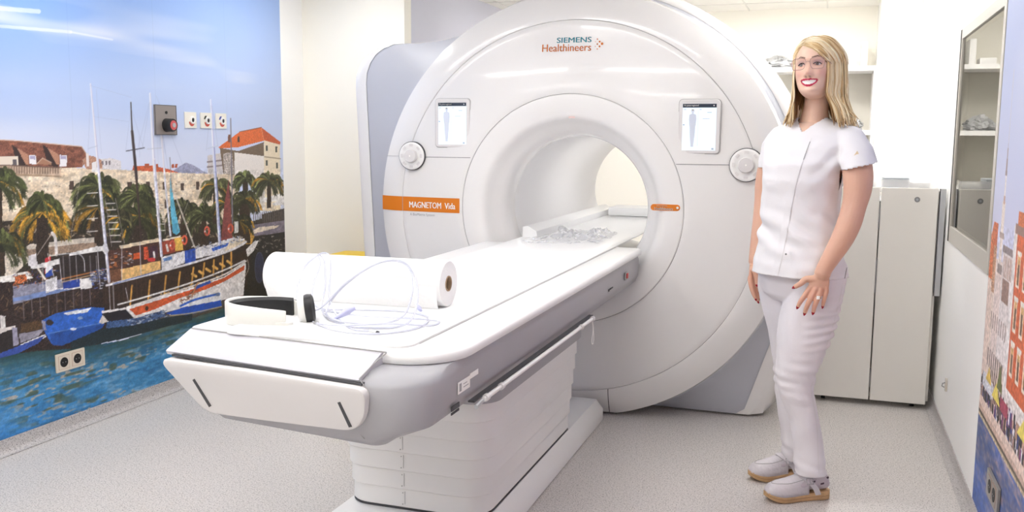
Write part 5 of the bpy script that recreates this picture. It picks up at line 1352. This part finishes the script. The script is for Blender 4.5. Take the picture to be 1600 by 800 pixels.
# skin colours by place
h = Hinv(v)
skin = np.array(s2l((240, 202, 180))); col = np.tile(skin, (len(v), 1))
def blend(col, mask, c): 
    c = np.array(s2l(c)); return col * (1 - mask[:, None]) + c * mask[:, None]
gs = lambda a, s: np.exp(-(a / s) ** 2 / 2)
inhead = (np.abs(h[:, 0]) < .1) & (h[:, 1] > .02) & (h[:, 2] > -.13) & (h[:, 2] < .13)
X_, Z_ = h[:, 0], h[:, 2]
blush = (gs(np.abs(X_) - .045, .014) * gs(Z_ + .035, .014) * .45 + gs(X_, .012) * gs(Z_ + .04, .008) * .3) * inhead
col = blend(col, blush, (226, 150, 136))
zm = mouth_z(X_)
env = np.clip(1 - (np.abs(X_) / .0335) ** 2, 0, 1)
up_t = zm + .0132 * env ** .55 + .0012 * gs(np.abs(X_) - .008, .004) ; lo_b = zm - .0162 * env ** .6
lips = inhead & (Z_ < up_t) & (Z_ > lo_b) & (np.abs(X_) < .0335) & (h[:, 1] > .05)
col = blend(col, lips * 1.0, (196, 30, 74))
env2 = np.clip(1 - (np.abs(X_) / .0265) ** 2, 0, 1)
teeth = inhead & (Z_ < zm + .0068 * env2 ** .5) & (Z_ > zm - .0080 * env2 ** .55) & (np.abs(X_) < .0262) & (h[:, 1] > .05)
col = blend(col, teeth * 1.0, (246, 240, 234))
corner = inhead * gs(np.abs(X_) - .029, .002) * gs(Z_ - zm, .0025) * .8
col = blend(col, corner, (90, 20, 36))
nostril = inhead * gs(np.abs(X_) - .0075, .0028) * gs(Z_ + .0515, .0022) * .75
col = blend(col, np.clip(nostril, 0, 1), (110, 60, 52))
brow_z = .0225 + .006 * np.clip((np.abs(X_) - .014) / .018, 0, 1) - .010 * np.clip((np.abs(X_) - .034) / .016, 0, 1) ** 1.5
bw = .0030 * np.clip((.052 - np.abs(X_)) / .02, .25, 1)
brow = inhead * (np.abs(X_) > .012) * (np.abs(X_) < .050) * np.exp(-((Z_ - brow_z) / bw) ** 4)
col = blend(col, brow * 1.0, (92, 60, 44))
lid = inhead * gs(np.abs(X_) - .031, .013) * gs(Z_ - .009, .0045) * .55
col = blend(col, lid, (176, 140, 150))
arm = ((v[:, 2] < 1.3) & (v[:, 2] > .70))
col = blend(col, arm * .6, (208, 154, 128))
kn = arm & (v[:, 2] < .85)
col = blend(col, kn * .18, (206, 130, 110))
SKIN = vcol_mat('skin', .45, sss=.12)
skin_o = mk('body', v, f, SKIN, per, cols=col, flat_angle=180)
skin_o['label'] = 'fair skinned face, neck, arms and hands'
bvh_body = BVHTree.FromPolygons([tuple(p) for p in v], f)
def on(bvh, x, z, y0=3.0, d=(0, 1, 0)):
    hit = bvh.ray_cast(Vector((x, y0, z)), Vector(d)); return hit[0], hit[1]

# nails, ring
NAIL = mat('red_nail_polish', (170, 16, 36), .15, coat=.6)
def nail(tip, prev, nrm, r, parent=per):
    t = np.array(tip, float); d = t - np.array(prev, float); d /= np.linalg.norm(d); n_ = np.array(nrm, float); n_ -= d * (n_ @ d); n_ /= np.linalg.norm(n_); s = np.cross(d, n_)
    rings = []
    for u, w_ in ((-.007, .6), (-.004, .85), (.001, .9), (.006, .75), (.010, .45), (.013, .12)):
        c = t + d * u + n_ * r * .35
        rings.append([c + s * r * w_ * math.cos(q) + n_ * (r * .62 * math.sin(q) * (1 if w_ > .2 else .3) - abs(u) * .05) for q in np.linspace(0, 2 * PI, 10, endpoint=False)])
    G().loft(rings).mk('fingernail', NAIL, parent)
for fj in LF[:3]: nail(fj[2], fj[1], (-.1, -1, .1), .0068)
nail(LF[3][2], LF[3][1], (-.1, -1, .1), .0056); nail(LT[2], LT[1], (-.2, -1, .3), .0072)
for fj in RF: nail(fj[2], fj[1], (-.8, -.7, 0), .006)
nail(RT[2], RT[1], (.2, -1, 0), .0075)
GOLD = mat('gold_ring', (214, 180, 120), .25, metal=.9)
a, b = np.array(LK[2]), np.array(LF[2][0]); c = a + (b - a) * .55; d = (b - a) / np.linalg.norm(b - a)
u = np.cross(d, [0, 1, 0]); u /= np.linalg.norm(u); w_ = np.cross(d, u)
G().tube([c + .0100 * (math.cos(q) * u + math.sin(q) * w_) for q in np.linspace(0, 2 * PI, 20)], .0017, 6).mk('finger_ring', GOLD, per)
G().box(c[0] - .006, c[0] + .006, c[1] - .0135, c[1] - .008, c[2] - .006, c[2] + .006).mk('ring_stone', M['white_t'], per, bevel=.001)

# eyes
EW = mat('eye_white', (236, 232, 230), .2); EI = mat('brown_iris', (70, 44, 32), .15); EL = mat('dark_lashes', (30, 18, 18), .6)
def sphere(c, r, m, name, parent, n=20, sq=None):
    c = np.array(c); R = []
    for i in range(1, n):
        a = PI * i / n; R.append([c + r * np.array([math.sin(a) * math.cos(q), math.sin(a) * math.sin(q), math.cos(a)]) for q in np.linspace(0, 2 * PI, n, endpoint=False)])
    return G().loft(R).mk(name, m, parent)
for s in (-1, 1):
    ey = float(front_y(np.float64(s * .0305), np.float64(0.0)))
    e = sphere(H((s * .0305, ey - .0095, -.0005)), .0122 * HS, EW, 'eye', per)
    G().disc(H((s * .0305 - .0012, ey + .0018, .0)), .0060, HR @ np.array([s * .05 + .12, 1, -.02]), .0012, 20).mk('iris', EI, e)
    def arcp(k, dz, dy, x0=.0145): return [H((s * (.0305 + x0 * t), float(front_y(np.float64(s * (.0305 + x0 * t)), np.float64(k * (1 - t * t) + dz))) + dy, k * (1 - t * t) + dz)) for t in np.linspace(-1, 1, 14)]
    G().tube(arcp(.0068, -.0008, .0034), .0016, 6).mk('eyelash', EL, per)
    # lids: thin skin rolls that close round the ball
    G().tube(arcp(.0085, -.001, .0005), [.0008] + [.0018] * 12 + [.0008], 8).mk('eyelid', M['lid'] if 'lid' in M else M.setdefault('lid', mat('eyelid_skin', (206, 160, 146), .5)), per)
    G().tube(arcp(-.0066, .0, .0002), [.0006] + [.0016] * 12 + [.0006], 8).mk('eyelid', M.setdefault('lid2', mat('lower_lid_skin', (226, 180, 160), .5)), per)

# glasses
GF = mat('rose_gold_frame', (186, 146, 136), .35, metal=.2)
LN = mat('spectacle_lens', (190, 176, 220), .05, alpha=.03, spec=.0)
gl_parts = []
for s in (-1, 1):
    shape = [(-.025, .010), (-.018, .0205), (.008, .0225), (.024, .019), (.029, .008), (.027, -.012), (.020, -.0205), (-.010, -.021), (-.021, -.012)]
    P = [H((s * (.0335 + x), .1035 - .28 * (abs(.0335 + x) - .01) ** 1.0 * .32 - .006 * 0, z - .002)) for x, z in shape]
    sm = smooth_path(P, 4, closed=True)
    fr = G().tube(sm + [sm[0]], .0013, 6).mk('glasses_frame', GF, per)
    G().add([tuple(q) for q in sm], [tuple(range(len(sm)))]).mk('lens', LN, fr, smooth=False)
    G().tube([H((s * .0625, .0985, .005)), H((s * .070, .094, .006)), H((s * .0745, .06, .004)), H((s * .0755, .0, .0)), H((s * .074, -.02, -.012))], .0009, 6).mk('temple_arm', GF, fr)
G().tube([H((-.0085, .1035, .004)), H((0, .1075, .007)), H((.0085, .1035, .004))], .0009, 6).mk('bridge', GF, per)

# ---- tunic
TUN = [(.862, -.098, 3.722, .186, .152, 33), (.90, -.100, 3.722, .180, .146, 32), (.95, -.102, 3.722, .170, .138, 31), (1.0, -.106, 3.722, .158, .127, 30), (1.07, -.108, 3.722, .149, .116, 28), (1.15, -.105, 3.722, .148, .118, 26), (1.23, -.104, 3.72, .151, .130, 24), (1.29, -.10, 3.727, .157, .130, 22), (1.35, -.09, 3.742, .170, .113, 22), (1.40, -.08, 3.756, .176, .098, 22), (1.430, -.076, 3.764, .150, .082, 22), (1.452, -.076, 3.770, .085, .062, 22), (1.468, -.076, 3.771, .060, .054, 22)]
g = G().loft([ell_ring(*q, n=48) for q in TUN])
limb(g, [(.015, 3.705, 1.385), (.052, 3.680, 1.385), (.080, 3.648, 1.350), (.092, 3.612, 1.290), (.093, 3.600, 1.262)], [.048, .054, .058, .062, .063], 28, 5)
limb(g, [(-.165, 3.80, 1.385), (-.195, 3.828, 1.385), (-.215, 3.855, 1.35), (-.230, 3.878, 1.285), (-.232, 3.88, 1.265)], [.045, .050, .053, .054, .054], 28, 5)
v, nn, f = remeshed(g, .0045, 12, .6)
# folds
fold = .0055 * fnoise(v, (9, 9, 30), 3) + .0038 * fnoise(v, (30, 30, 24), 5) + .0014 * fnoise(v, (70, 70, 50), 15)
pull = .0065 * np.sin((v[:, 2] * 62 + v[:, 0] * 45) + 1.5 * fnoise(v, (12, 12, 12), 8)) * np.exp(-((v[:, 2] - 1.05) / .09) ** 2)
pull2 = .0055 * np.sin((v[:, 2] * 70 - v[:, 0] * 80)) * np.exp(-(((v[:, 2] - 1.29) / .05) ** 2 + ((v[:, 0] - .01) / .06) ** 2))
v = v + nn * (fold + pull + pull2)[:, None]
t22 = math.radians(22); L_ = np.array([math.cos(t22), -math.sin(t22)]); Fv = np.array([-math.sin(t22), -math.cos(t22)])
rel = v[:, :2] - np.array([-.076, 3.766]); sl = rel @ L_; fr_ = rel @ Fv
neck_h = np.where(fr_ > 0, 1.412 + np.abs(sl - .004) * 1.05, 1.463)
kill = (v[:, 2] > neck_h) & (np.abs(sl) < .064)
# sleeve ends and hem are cut open
sleeveL = (v[:, 0] > .0) & (v[:, 2] < 1.285 + (v[:, 0] - .09) * .25 ) & (v[:, 1] < 3.668) & (v[:, 0] > .031) & (v[:, 2] > 1.16)
sleeveR = (v[:, 0] < -.19) & (v[:, 1] > 3.835) & (v[:, 2] < 1.268) & (v[:, 2] > 1.16)
hem = v[:, 2] < .868
kill = kill | sleeveL | sleeveR | hem
keep = [q for q in f if not any(kill[i] for i in q)]
used = np.unique(np.array([i for q in keep for i in q])); remap = -np.ones(len(v), int); remap[used] = np.arange(len(used))
TV, TF = v[used], [tuple(remap[i] for i in q) for q in keep]
CLOTH = mat('white_cotton', (238, 236, 239), .85, bump=(420, .12))
tun = mk('tunic', TV, TF, CLOTH, per, flat_angle=180)
sd = tun.modifiers.new('thick', 'SOLIDIFY'); sd.thickness = .0022; sd.offset = -1
tun['label'] = 'white short-sleeved tunic with hidden front placket'
bvh_t = BVHTree.FromPolygons([tuple(p) for p in TV], TF)
def strip_on(bvh, path, wd, lift, name, m, parent, th=.0012):
    rings = []
    for x, z in path:
        r = []
        for dx, dl in ((-wd / 2, lift), (wd / 2, lift), (wd / 2, lift - .003), (-wd / 2, lift - .003)):
            hpt, nr = on(bvh, x + dx, z)
            if hpt is None: break
            r.append((hpt[0], hpt[1] - dl, hpt[2]))
        if len(r) == 4: rings.append(r)
    if len(rings) > 1: return G().loft(rings).mk(name, m, parent)
pk = smooth_path([(-.072, 1.405, 0), (-.092, 1.34, 0), (-.108, 1.28, 0), (-.122, 1.215, 0), (-.133, 1.14, 0), (-.141, 1.072, 0), (-.150, 1.01, 0), (-.159, .951, 0), (-.168, .90, 0), (-.172, .874, 0)], 6)
strip_on(bvh_t, [(q[0] - .012, q[1]) for q in pk], .024, .0022, 'placket', CLOTH, tun)
strip_on(bvh_t, [(q[0] + .0012, q[1]) for q in pk[2:]], .0014, .0012, 'placket_edge', M['pearl'], tun)
strip_on(bvh_t, [(q[0] + .001, q[1]) for q in pk[3:10]], .0030, .0026, 'placket_slit', M['lock'], tun)
q_, _ = on(bvh_t, -.146, .958)
if q_: G().disc((q_[0], q_[1] + .001, q_[2]), .0035, (0, -1, 0), .003, 14).mk('snap_button', M['lock'], tun)
q_, n_ = on(bvh_t, .083, 1.335)
if q_:
    G().loft([[(q_[0] + a, q_[1] - .0016 + d, q_[2] + b) for a, b in ((-.011, -.010), (.009, -.006), (.001, .010))] for d in (0, .004)]).mk('sleeve_mark', mat('pale_gold_print', (236, 214, 176), .5), tun, smooth=False)
q_, _ = on(bvh_t, .075, .90)
strip_on(bvh_t, [(.066 + .001 * k, .872 + .006 * k) for k in range(7)], .002, .0015, 'side_vent', M['dark'], tun)

# ---- trousers
def xy(z, cx, cy, hx, hy): return ell_ring(z, cx, cy, hx, hy, 0, 36, 2.1)
near = [(.93, -.035, 3.69, .10, .10), (.86, -.030, 3.685, .106, .106), (.80, -.040, 3.680, .107, .106), (.70, -.058, 3.675, .108, .102), (.62, -.072, 3.668, .100, .094), (.55, -.083, 3.662, .086, .084), (.49, -.092, 3.655, .075, .075), (.43, -.092, 3.652, .068, .068), (.37, -.072, 3.655, .062, .064), (.30, -.050, 3.658, .058, .062), (.20, -.034, 3.655, .058, .060), (.13, -.024, 3.650, .060, .060), (.100, -.020, 3.648, .061, .061)]
far = [(.93, -.145, 3.775, .10, .09), (.86, -.155, 3.790, .103, .095), (.80, -.156, 3.80, .102, .096), (.70, -.137, 3.812, .098, .094), (.62, -.120, 3.825, .092, .088), (.52, -.112, 3.838, .083, .078), (.44, -.112, 3.842, .071, .070), (.38, -.113, 3.845, .066, .066), (.30, -.104, 3.85, .059, .062), (.20, -.092, 3.86, .056, .060), (.12, -.088, 3.865, .056, .060), (.080, -.085, 3.868, .056, .060)]
g = G().loft([xy(*q) for q in near]).loft([xy(*q) for q in far])
g.loft([ell_ring(z, -.100, 3.73, a, b, 34, 36) for z, a, b in ((.955, .145, .115), (.90, .158, .122), (.84, .160, .122), (.79, .14, .11), (.765, .10, .09))])
v, nn, f = remeshed(g, .0055, 5, .5)
kz = lambda z0, s: np.exp(-((v[:, 2] - z0) / s) ** 2)
isn = v[:, 1] < 3.755
kzn = np.where(isn, kz(.47, .10), kz(.43, .10))
cre = .0052 * fnoise(v, (30, 30, 80), 31) * kzn + .0026 * np.sin(v[:, 2] * 165 + 26 * v[:, 0] + 2.2 * fnoise(v, (14, 14, 8), 4)) * kzn * (.5 + .5 * fnoise(v, (20, 20, 30), 2))
hipc = .0055 * np.sin(v[:, 2] * 190 - 30 * v[:, 0] + 2.0 * fnoise(v, (12, 12, 10), 9)) * kz(.66, .10) * np.clip((v[:, 0] + .08) / .1, 0, 1)
low = .007 * fnoise(v, (22, 22, 12), 6) * np.clip((.42 - v[:, 2]) / .2, 0, 1) + .003 * np.sin(v[:, 2] * 120 + 40 * v[:, 0]) * kz(.135, .03)
v = v + nn * (cre + hipc + low + .0012 * fnoise(v, (40, 40, 30), 12))[:, None]
TR = mat('white_trouser_cotton', (234, 230, 235), .8, bump=(420, .12))
tr = mk('trousers', v, f, TR, per, flat_angle=180)
bvh_p = BVHTree.FromPolygons([tuple(p) for p in v], f)
sm_ = [(.035 - .02 * k, .84 - .03 * k) for k in range(3)]
strip_on(bvh_p, [(np.interp(z, [.10, .3, .45, .6, .7, .84], [.012, -.005, -.035, .010, .035, .060]), z) for z in np.linspace(.12, .84, 40)], .0016, .0012, 'side_seam', M['pearl'], tr)

# ---- clogs with socks
UPR = mat('pearl_leather', (214, 209, 214), .42, bump=(90, .25)); WOOD = mat('pale_wood_sole', (206, 168, 124), .55, var=.18, noise=30)
SOCK = mat('lilac_grey_sock', (206, 196, 204), .85, bump=(300, .3)); SMK = mat('sock_motif', (70, 50, 66), .7)
def clog(toe, heel, side, hem_c, label):
    toe, heel = np.array(toe, float), np.array(heel, float)
    d = toe - heel; Ln = np.linalg.norm(d); d = d / Ln; lat = np.array([-d[1], d[0]])      # lateral, left of travel
    def W(u, w_, z): return (heel[0] + d[0] * u * Ln + lat[0] * w_, heel[1] + d[1] * u * Ln + lat[1] * w_, z)
    hw = lambda u: float(np.interp(u, [0, .04, .12, .3, .45, .6, .75, .88, .96, 1.0], [.012, .026, .033, .031, .034, .043, .047, .040, .026, .006]))
    us = np.concatenate([np.linspace(0, .08, 5), np.linspace(.12, .9, 18), np.linspace(.92, 1.0, 7)])
    bot = lambda u: .0015 + .022 * max(0, (u - .72) / .28) ** 2.0
    top = lambda u: .036 - .006 * min(1, u / .5) + .012 * max(0, (u - .75) / .25) ** 1.6
    c = bpy.data.objects.new('clog', None); C.objects.link(c); c.parent = per
    c.location = pworld(per).inverted() @ Vector((*((toe + heel) / 2), 0)); c['label'] = label
    rings = []
    for u in us:
        w_ = hw(u); b_, t_ = bot(u), top(u)
        rings.append([W(u, s * w_ * k, z) for s, k, z in ((-1, .92, b_), (-1, 1, b_ + .004), (-1, 1, t_ - .002), (-1, .97, t_), (1, .97, t_), (1, 1, t_ - .002), (1, 1, b_ + .004), (1, .92, b_))])
    so = G().loft(rings).mk('wooden_sole', WOOD, c, flat_angle=50)
    # groove between sole layers
    G().loft([[W(u, s * (hw(u) + .0006), (bot(u) + top(u)) / 2 + z) for s, z in ((-1, -.0008), (-1, .0008), (1, .0008), (1, -.0008))] for u in us[2:-1]]).mk('sole_groove', mat('dark_wood', (150, 112, 76), .6), c)
    # foot and sock
    rings = []
    for u, w_, z0, z1 in [(.02, .016, .045, .075), (.05, .025, .038, .10), (.12, .030, .036, .118), (.22, .031, .036, .125), (.32, .031, .035, .115), (.45, .034, .035, .092), (.6, .036, .035, .075), (.75, .036, .04, .062), (.88, .028, .045, .057)]:
        rings.append([W(u, w_ * math.cos(q), (z0 + z1) / 2 + (z1 - z0) / 2 * math.sin(q)) for q in np.linspace(0, 2 * PI, 20, endpoint=False)])
    hc = np.array(hem_c)
    g = G().loft(rings)
    base = np.array(W(.20, 0, .08))
    g.loft([[tuple(base + (hc - base) * t + np.array([d[0] * a * math.cos(q) + lat[0] * b_ * math.sin(q), d[1] * a * math.cos(q) + lat[1] * b_ * math.sin(q), 0])) for q in np.linspace(0, 2 * PI, 20, endpoint=False)] for t, a, b_ in ((-.1, .040, .030), (.3, .040, .031), (.8, .037, .032), (1.2, .036, .032))])
    sk = g.mk('sock', SOCK, c)
    sb = BVHTree.FromPolygons([tuple(p) for p in g.v], g.f)
    rr = np.random.default_rng(int(side * 3 + 10))
    for k, (u, z) in enumerate([(.08, .088), (.16, .068), (.22, .100), (.30, .078), (.33, .105), (.40, .085), (.12, .110)]):
        o_ = Vector(W(u, side * .12, z)); dr = Vector((-lat[0] * side, -lat[1] * side, 0))
        hp_ = sb.ray_cast(o_, dr)
        if hp_[0]:
            p_ = np.array(hp_[0]); e = np.array([lat[0] * side, lat[1] * side, 0]); D = np.array([d[0], d[1], 0]); 
            G().loft([[tuple(p_ + e * k_ + D * a * .007 + np.array([0, 0, b_ * .0032 - a * .0012])) for a, b_ in ((-1, -1), (1, -1), (1, 1), (-1, 1))] for k_ in (.0012, -.004)]).mk('sock_motif', SMK, sk, smooth=False)
    # upper: dome over the front
    rings = []; U0 = .36
    for u in np.concatenate([np.linspace(U0, .9, 16), np.linspace(.92, .995, 6)]):
        w_ = hw(u) * 1.01; t_ = top(u)
        hgt = float(np.interp(u, [.30, .40, .52, .65, .8, .9, .96, 1.0], [.122, .112, .099, .087, .077, .066, .050, .036])) + max(0, (u - .75)) * .02
        lo = t_ - .004
        n = 22
        ring = []
        for k in range(n + 1):
            q = PI * k / n
            zz = lo + (hgt - lo) * math.sin(q) ** .62
            back = -.05 * (1 - math.sin(q) ** .7) if u == U0 else 0
            ring.append(W(u, w_ * math.cos(q) * (1 - .10 * math.sin(q)), zz))
        rings.append(ring)
    up_ = G().loft(rings, False, False, closed=False).mk('upper', UPR, c)
    s_ = up_.modifiers.new('t', 'SOLIDIFY'); s_.thickness = .003; s_.offset = -1
    # apron seam
    P = []
    for u, q in [(.40, .20), (.52, .22), (.66, .25), (.78, .31), (.86, .39), (.89, .5), (.86, .61), (.78, .69), (.66, .75), (.52, .78), (.40, .80)]:
        w_ = hw(u) * 1.01; t_ = top(u) - .004; hgt = float(np.interp(u, [.30, .40, .52, .65, .8, .9, .96, 1.0], [.122, .112, .099, .087, .077, .066, .050, .036])) + max(0, (u - .75)) * .02
        qq = PI * q; P.append(W(u, w_ * math.cos(qq) * (1 - .10 * math.sin(qq)) * 1.01, t_ + (hgt - t_) * math.sin(qq) ** .62 + .0008))
    G().tube(smooth_path(P, 5), .0011, 6).mk('apron_seam', M['seam'], up_)
    # instep strap
    rings = []
    for k in range(25):
        q = PI * (k / 24); w_ = hw(.46) * 1.10 + .002; lo = .030
        uc = .50 - .27 * (1 - math.sin(q)) ; hgt = .108
        z = lo + (hgt - lo) * math.sin(q) ** .62
        a0, a1 = uc - .040, uc + .040
        rings.append([W(a0, w_ * math.cos(q), z), W(a1, w_ * math.cos(q) * 1.02, z - .004 * math.sin(q)), W(a1, w_ * math.cos(q) * .94, z - .005), W(a0, w_ * math.cos(q) * .93, z - .003)])
    st = G().loft(rings).mk('strap', UPR, c)
    if side:
        qk = .17 if side > 0 else .83
        q = PI * qk; w_ = hw(.46) * 1.10; z = .030 + .078 * math.sin(q) ** .62; uc = .50 - .27 * (1 - math.sin(q))
        p_ = np.array(W(uc, w_ * math.cos(q) + side * .002, z)); e = np.array([lat[0] * side, lat[1] * side, .55]); e /= np.linalg.norm(e)
        D = np.array([d[0], d[1], 0.]); uu = np.cross(D, e); uu /= np.linalg.norm(uu)
        rr_ = [p_ + D * a * .013 + uu * b_ * .011 + e * .003 for a, b_ in ((-1, -1), (1, -1), (1, 1), (-1, 1), (-1, -1))]
        G().tube(rr_, .0016, 6).mk('buckle', mat('buckle_silver', (226, 226, 230), .25, metal=.5), st)
        G().tube([p_ + uu * -.011 + e * .004, p_ + uu * .011 + e * .004], .0012, 6).mk('buckle_pin', M['silver'], st)
    return c
clog((-.186, 3.565), (.048, 3.690), 1, (-.010, 3.650, .125), 'pearl grey buckled clog nearer the camera')
clog((-.262, 3.772), (-.045, 3.895), 1, (-.078, 3.860, .115), 'pearl grey buckled clog further from the camera')

# ---- hair: a cap under overlapping locks
rng = np.random.default_rng(21)
HV, HF, HC = [], [], []
def lock(P, wd, th, c, outn):
    global HV, HF, HC
    P = smooth_path(P, 5); m = len(P); base = len(HV); n = 8
    for k in range(m):
        t = P[min(k + 1, m - 1)] - P[max(k - 1, 0)]; t = t / np.linalg.norm(t)
        o = outn(P[k]); o = o - t * (o @ t); o /= np.linalg.norm(o) + 1e-9; s = np.cross(t, o)
        u = k / (m - 1); w_ = wd * (min(1, .35 + u * 5) if u < .2 else 1) * (1 - max(0, (u - .6) / .4) ** 1.7 * .88)
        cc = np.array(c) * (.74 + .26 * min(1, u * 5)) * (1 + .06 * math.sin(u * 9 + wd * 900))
        for q in range(n):
            a = 2 * PI * q / n
            HV.append(P[k] + s * w_ * math.cos(a) + o * th * math.sin(a) * (1 - .5 * max(0, (u - .7) / .3))); HC.append(cc)
    for k in range(m - 1):
        for q in range(n):
            j = (q + 1) % n; HF.append((base + k * n + q, base + k * n + j, base + (k + 1) * n + j, base + (k + 1) * n + q))
    HF.append(tuple(base + q for q in range(n))[::-1]); HF.append(tuple(base + (m - 1) * n + q for q in range(n)))
EC = np.array([0, -.006, .022])
def E(az, el, k=1.0):   # point on the scalp shell; az from forward, + her left
    r = np.array([.0775, .1015, .1005]) * k
    return EC + np.array([math.sin(az) * math.cos(el), math.cos(az) * math.cos(el), math.sin(el)]) * r
outw = lambda P: HR @ (Hinv(P) - np.array([0, -.01, min(.02, Hinv(P)[2])]))
def part(t):
    x, y = -.027 + .022 * t, .074 - .115 * t
    return np.array([x, y, EC[2] + .1005 * 1.01 * math.sqrt(max(.02, 1 - (x / .0775) ** 2 - ((y - EC[1]) / .1015) ** 2))])
tones = [(228, 198, 148), (242, 220, 176), (252, 238, 206), (208, 172, 120), (236, 208, 160), (248, 228, 190), (196, 158, 106)]
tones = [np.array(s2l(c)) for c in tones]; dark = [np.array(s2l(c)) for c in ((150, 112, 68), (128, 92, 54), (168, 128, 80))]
# scalp cap
capr = []
for i in range(16):
    el = PI / 2 * .999 - i * .135
    ring = []
    for j in range(40):
        az = 2 * PI * j / 40; a = min(az, 2 * PI - az)
        lim = np.interp(a, [0, .6, .95, 1.25, 3.15], [.80, .55, .02, -.35, -.7])
        ring.append(H(E(az, max(el, lim), .985)))
    capr.append(ring)
base = len(HV); n = 40
for r_ in capr:
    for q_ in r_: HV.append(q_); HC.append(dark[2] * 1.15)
for i in range(15):
    for j in range(40):
        k = (j + 1) % 40; HF.append((base + i * 40 + j, base + i * 40 + k, base + (i + 1) * 40 + k, base + (i + 1) * 40 + j))
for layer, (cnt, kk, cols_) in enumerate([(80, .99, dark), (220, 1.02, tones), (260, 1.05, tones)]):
    for q in range(cnt):
        side = 1 if q % 2 else -1
        u = (q + .5) / cnt
        # azimuth where the lock leaves the head, temple to nape
        azr = math.radians(np.interp(u, [0, .25, .6, 1], [55 if side > 0 else 62, 80, 120, 178]) + rng.uniform(-4, 4))
        az = side * azr
        pt = part(min(1, max(0, u * 1.1 - .02 + rng.uniform(-.03, .03))))
        pts = [pt * (1.0 + .02 * layer)]
        p_dir = (pt - EC) / np.array([.0775, .1015, .1005]); p_dir /= np.linalg.norm(p_dir)
        e_dir = np.array([math.sin(az) * math.cos(-.12), math.cos(az) * math.cos(-.12), math.sin(-.12)])
        bulge = .16 * math.sin(azr) if azr < 1.6 else .10
        for t in (.22, .45, .68, .88):
            dd = p_dir * (1 - t) + e_dir * t; dd /= np.linalg.norm(dd)
            # front locks swing wide of the face
            rr = kk + .02 * rng.normal() * .5 + bulge * .35 * math.sin(PI * t)
            pts.append(EC + dd * np.array([.0775, .1015, .1005]) * rr)
        pts.append(E(az, -.14, kk + .02))
        sgn = side
        ln = rng.uniform(-.022, .016) - (.012 if side > 0 and azr < 2.2 else 0)
        x0, y0, _ = E(az, -.14, kk + .02)
        frontal = azr < 1.35
        fl = rng.uniform(.0, .014) + (.008 if side > 0 else .0)
        if frontal:
            tail = [(x0 * 1.02, y0 * .96, -.055), (x0 * .98, y0 * .92 - .004, -.115), (x0 * (.94 if side < 0 else 1.10) + sgn * fl, y0 * .84 + .000, -.170), (x0 * (.92 if side < 0 else 1.25) + sgn * fl * 1.3, y0 * .80 + .006, -.212 + ln)]
        else:
            tail = [(x0 * 1.03, y0 * 1.0, -.055), (x0 * 1.02 + sgn * .004, y0 * .95, -.115), (x0 * 1.05 + sgn * fl, y0 * .9, -.165), (x0 * 1.14 + sgn * fl * 2.0, y0 * .9, -.202 + ln)]
        pts += [np.array(p_) for p_ in tail]
        if side > 0:
            vol = .034 * min(1, max(0, (azr - math.radians(58)) / math.radians(30))) * (layer + 1) / 3
            wv = [0, .35, .6, .85, 1, 1, 1.05, 1.05, .95, .9]
            pts = [np.array(p_) + np.array([vol * w1 * max(.35, math.sin(azr)), -vol * .35 * w1, 0]) for p_, w1 in zip(pts, wv)]
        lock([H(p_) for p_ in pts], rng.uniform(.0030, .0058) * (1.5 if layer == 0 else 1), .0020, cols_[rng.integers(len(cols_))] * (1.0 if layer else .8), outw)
HAIR = vcol_mat('blond_hair', .34, bump=(300, .08))
# brush marks along the hair come from fine stretched noise
hair = mk('hair', np.array(HV), HF, HAIR, per, cols=np.clip(np.array(HC), 0, 1), flat_angle=180)
hair['label'] = 'straight shoulder-length blond hair'
